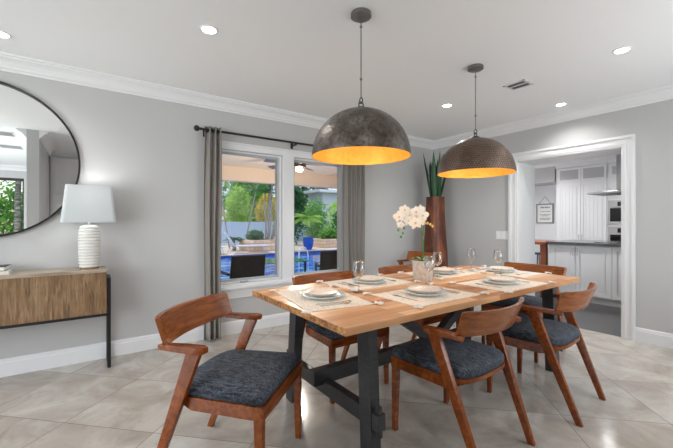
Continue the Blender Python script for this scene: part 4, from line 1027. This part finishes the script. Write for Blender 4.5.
# loungers
def lounger(x, y, rz, label, green=False):
    t = thing('sun_lounger', label, 'sun lounger', (x, y, G), rz, 'sun loungers beyond the pool')
    bm = new(); beam(bm, (-.45, 0, .33), (1.1, 0, .33), .62, .03, (0, 1, 0)); obj('seat_sling', bm, M['sling'], t)
    bm = new(); beam(bm, (-.45, 0, .34), (-.85, 0, .95), .62, .03, (0, 1, 0)); obj('back_sling', bm, M['sling'], t)
    bm = new()
    for s in (-1, 1): tube(bm, [(1.1, s * .32, .33), (-.45, s * .32, .33), (-.86, s * .32, .97)], .02, 8)
    obj('frame', bm, M['alu'], t, smooth=True)
    for px in (-.55, .95):
        for s in (-1, 1): bm = new(); tube(bm, [(px, s * .3, .33), (px + (.1 if px > 0 else -.15), s * .3, 0)], .017, 8); obj('leg', bm, M['alu'], t, smooth=True)
lounger(1.30, 12.05, R(-8), 'sun lounger tinted with bluish shade beyond the pool, middle of the left window')
lounger(-.75, 12.1, R(-8), 'sun lounger tinted with bluish shade beyond the pool, at left edge of the left window')
# fence: panels
for i in range(12):
    x0 = -9 + i * 2.4
    t = thing('fence_panel', ('fence panel tinted with bluish shade beyond the pool, number %s from the left' % ('first second third fourth fifth sixth seventh eighth ninth tenth eleventh twelfth'.split()[i])).replace('number ', 'the '), 'fence', (x0, 18.8, G), 0, 'fence panels at the back of the garden')
    bm = new(); box(bm, (.0, 0, .05), (2.38, .04, 1.46)); box(bm, (0, -.02, .15), (2.38, 0, .22)); box(bm, (0, -.02, 1.25), (2.38, 0, 1.32)); obj('panel', bm, M['fence'], t)
    bm = new(); box(bm, (-.02, -.05, 0), (.08, .05, 1.50)); obj('post', bm, M['fence'], t)
# stone planters, rocks, pots
def trough(bm, x0, y0, x1, y1, z1, w=.22):
    for lo, hi in (((x0, y0), (x1, y0 + w)), ((x0, y1 - w), (x1, y1)), ((x0, y0 + w), (x0 + w, y1 - w)), ((x1 - w, y0 + w), (x1, y1 - w))): box(bm, (lo[0], lo[1], G), (hi[0], hi[1], z1))
b = new(); trough(b, 1.75, 12.6, 3.7, 14.0, .34); tag(obj('stone_planter', b, M['stone']), 'low coral stone planter wall beyond the pool, seen through the left window', 'planter', 'coral stone planters')
b = new(); trough(b, 5.95, 12.6, 7.6, 13.9, .28); tag(obj('stone_planter', b, M['stone']), 'low coral stone planter wall beyond the pool, seen through the right window', 'planter', 'coral stone planters')
t = thing('garden_pot', 'glossy cobalt blue garden pot beyond the pool in the right window', 'pot', (4.75, 12.0, G))
bm = new(); lathe(bm, [(0, 0), (.17, 0), (.26, .2), (.29, .46), (.27, .58), (.30, .64), (.25, .64), (.22, .50), (0, .50)], 28); obj('pot_body', bm, M['cobalt'], t, smooth=True)
c_ = t.children[0]; c_.parent = None; bpy.data.objects.remove(t); c_.name = 'garden_pot'; c_.location = (4.75, 12.0, G); tag(c_, 'glossy cobalt blue garden pot beyond the pool in the right window', 'pot')
t = thing('pool_handrail', 'white curved handrail rising from the pool', 'handrail', (1.72, 7.2, G - .7))
for s in (0,):
    bm = new(); tube(bm, [(s + .25, .1, 0), (s + .22, .1, 1.0), (s + .1, .08, 1.2), (s - .08, .04, 1.22), (s - .2, .0, 1.1), (s - .22, .0, 0)], .025, 8); obj('rail', bm, M['white'], t, smooth='all')
# foliage
def leaves(c, rad, n, size, seed):
    r_ = random.Random(seed); vs, fs = [], []
    for i in range(n):
        while True:
            p = V(r_.uniform(-1, 1), r_.uniform(-1, 1), r_.uniform(-1, 1))
            if .35 < p.length < 1: break
        lump = 1 + .18 * math.sin(p.x * 7 + seed) * math.cos(p.z * 6 + seed)
        q = V(c[0] + p.x * rad[0] * lump, c[1] + p.y * rad[1] * lump, c[2] + p.z * rad[2] * lump)
        d = V(r_.gauss(0, 1), r_.gauss(0, 1), r_.gauss(-.2, .8)).normalized(); s = d.cross(V(r_.gauss(0, 1), r_.gauss(0, 1), r_.gauss(0, 1))).normalized()
        L = size * r_.uniform(.6, 1.3); w = L * .22; k = len(vs); nn = d.cross(s)
        vs += [q, q + d * L * .5 + s * w + nn * w * .4, q + d * L, q + d * L * .5 - s * w + nn * w * .4]; fs += [(k, k + 1, k + 2), (k, k + 2, k + 3)]
    return vs, [], fs
def shrub(name, cat, label, c, rad, n, size, m, seed, group, trunk=None):
    t = thing(name, label, cat, (c[0], c[1], G), 0, group)
    obj('foliage', leaves((0, 0, c[2] - G), rad, n, size, seed), m, t)
    bm = new()
    for k in range(3):
        a = k * 2.1 + seed; tube(bm, [(.1 * math.cos(a), .1 * math.sin(a), 0), (.25 * math.cos(a), .25 * math.sin(a), (c[2] - G) * .6), (.5 * rad[0] * math.cos(a), .5 * rad[1] * math.sin(a), c[2] - G)], .06, 7, r1=.03)
    obj('stem', bm, M['trunk'], t, smooth='all')
GS = 'garden trees and shrubs behind the fence'
SH = [(-1.8, 22.0, 2.2, 1.7, 2.2, 'g_mid', 'leafy green'), (2.4, 24.6, 2.6, 1.7, 2.3, 'g_dark', 'dark'), (4.4, 21.4, 2.2, .9, 1.6, 'g_lime', 'bright lime'), (6.6, 21.3, 2.0, .8, 1.4, 'g_yel', 'yellow leaved'), (6.6, 25.2, 3.0, 1.9, 2.8, 'g_mid', 'mid green'), (9.1, 21.6, 2.2, 1.05, 2.1, 'g_dark', 'dense dark'), (13.4, 26.5, 4.2, 2.4, 3.8, 'g_dark', 'tallest dark'), (15.6, 21.4, 2.0, 1.6, 1.9, 'g_mid', 'broad green'), (-2.4, 26.5, 3.0, 2.4, 2.8, 'g_lime', 'far lime'), (8.2, 30.0, 4.2, 3.2, 3.6, 'g_dark', 'farthest dark')]
for i, (x, y, z, r, h, m, w) in enumerate(SH):
    shrub('garden_tree', 'tree', w + ' tree rising behind the pale fence', (x, y, z), (r, r * .75, h), 4200 if h > 2 else 2400, .32, M[m], i + 3, GS)
SM = [(6.9, 13.25, .55, .5, .28, 'g_mid', 'green shrub growing in the right stone planter'), (2.35, 13.3, .52, .35, .22, 'g_dark', 'low dark shrub growing in the left stone planter'), (9.3, 14.6, 1.1, 1.2, 1.25, 'g_dark', 'dark shrub at the right edge of the right window'), (5.9, 16.4, 1.1, 1.0, 1.25, 'g_dark', 'dark shrub behind the cobalt pot'), (8.0, 16.6, 1.4, .95, 1.5, 'g_mid', 'leafy shrub between the dark ones in the right window'), (10.6, 17.2, 1.5, 1.2, 1.5, 'g_lime', 'lime shrub in front of the fence in the right window')]
for i, (x, y, z, r, h, m, lab) in enumerate(SM): shrub('garden_shrub', 'shrub', lab, (x, y, z), (r, min(r * .8, .5 if h < .5 else .9), h), 1800, .2, M[m], i + 40, 'shrubs in front of the fence')
def frond(bm, base, d, L, droop, lw=.45, n=16):
    d = Vector(d).normalized(); s = d.cross(V(0, 0, 1)).normalized(); P = []
    for i in range(n + 1):
        t = i / n; P.append(Vector(base) + d * (L * t) + V(0, 0, -droop * t * t * L))
    tube(bm, P, .018, 5, r1=.006)
    for i in range(1, n + 1):
        t = i / n; w = lw * L * .55 * math.sin(math.pi * (.12 + .83 * t)); tg = (P[i] - P[i - 1]).normalized()
        for sd in (-1, 1):
            e = P[i] + s * sd * w + tg * w * .5 - V(0, 0, w * .35); a = P[i]; q = tg * .035
            bm.faces.new([bm.verts.new(a - q), bm.verts.new(a + q), bm.verts.new(e)])
def palm(x, y, z0, h, L, n, m, label, lean=(0, 0), tr=.09, stems=1, seed=1, name='palm_tree', group='palms around the pool'):
    t = thing(name, label, 'palm', (x, y, z0), 0, group); r_ = random.Random(seed)
    for s in range(stems):
        a = 2 * math.pi * s / max(1, stems) + .4; sp = .0 if stems == 1 else 1
        topp = V(lean[0] + sp * .5 * math.cos(a), lean[1] + sp * .5 * math.sin(a), h * (1 - .12 * (s % 3) * sp)); bs = V(sp * .16 * math.cos(a), sp * .16 * math.sin(a), 0)
        bm = new(); tube(bm, [bs + (topp - bs) * (k / 6) + V(.04 * math.sin(k), 0, 0) for k in range(7)], tr, 9, r1=tr * .7); obj('trunk', bm, M['trunk'], t, smooth='all')
        for k in range(n):
            az = 2.4 * k + s; el = r_.uniform(.15, 1.1); bm = new()
            frond(bm, topp, (math.cos(az), math.sin(az), el), L * r_.uniform(.8, 1.1), r_.uniform(.35, .8)); obj('frond', bm, m, t)
palm(3.1, 13.3, .15, 3.5, 1.3, 6, M['g_dark'], 'multi-stemmed palm with pale trunks in the left stone planter', (.45, .2), tr=.05, stems=5, seed=4)
palm(2.3, 19.6, G, 4.2, 1.4, 11, M['g_lime'], 'slim palm left of the stone planter in the left window', (.3, 0), .06, 1, 5)
palm(4.75, 12.0, .26, 1.15, 1.15, 18, M['g_lime'], 'bright arching palm planted in the cobalt pot', (-.05, 0), .045, 1, 7)
palm(1.35, 13.6, G, .55, .65, 14, M['g_dark'], 'low dark agave-like palm behind the sun lounger', (0, 0), .1, 1, 8)
palm(-6.4, -9.8, G, 3.2, 1.7, 14, M['g_mid'], 'palm outside the sliding doors seen in the mirror', (.2, 0), .09, 1, 9)
# leaning tree props
for i, (x, dx) in enumerate(((2.3, .9), (1.5, -.45), (3.75, .3), (4.6, -.3))):
    b = new(); tube(b, [(x, 14.7, G), (x + dx, 15.1, 3.3)], .035, 7); tag(obj('tree_prop', b, M['trunk'], smooth='all'), ('grey leaning tree prop in the garden, ' + ('rising to the right behind the lounger', 'at the left window edge', 'behind the left planter', 'rightmost behind the left planter')[i]), 'pole', 'props of the staked palms')
for i, (x, y, z, r, h, m, lab) in enumerate(((-6.9, -11.6, 1.0, 1.0, 1.5, 'g_mid', 'green hedge shrub outside the sliding doors, left in the mirror'), (-4.6, -11.0, 1.0, 1.1, 1.4, 'g_lime', 'lime shrub outside the sliding doors, right in the mirror'), (-9.2, -11.3, .9, 1.1, 1.4, 'g_dark', 'dark shrub outside the sliding doors'))):
    shrub('garden_shrub', 'shrub', lab, (x, y, z), (r, 1.0, h), 2600, .2, M[m], i + 60, 'shrubs outside the sliding doors')
# neighbour's white roof
t = thing('neighbour_house', 'white roof of a neighbouring house among the trees', 'house', (12.6, 22.2, G))
bm = new(); prism(bm, [(-1.9, -2), (1.2, -2), (1.2, 1.0), (-1.9, 1.0)], 3.95, 4.15); obj('roof', bm, M['white'], t)
bm = new(); prism(bm, [(-1.3, -1.5), (1.0, -1.5), (1.0, .8), (-1.3, .8)], 0, 3.95); obj('walls', bm, mat('house_wall', srgb(214, 220, 228), .8), t)
bm = new(); tube(bm, [(-1.9, -2.05, 3.95), (1.2, -2.05, 3.95)], .08, 8); obj('gutter', bm, M['white'], t, smooth=True)
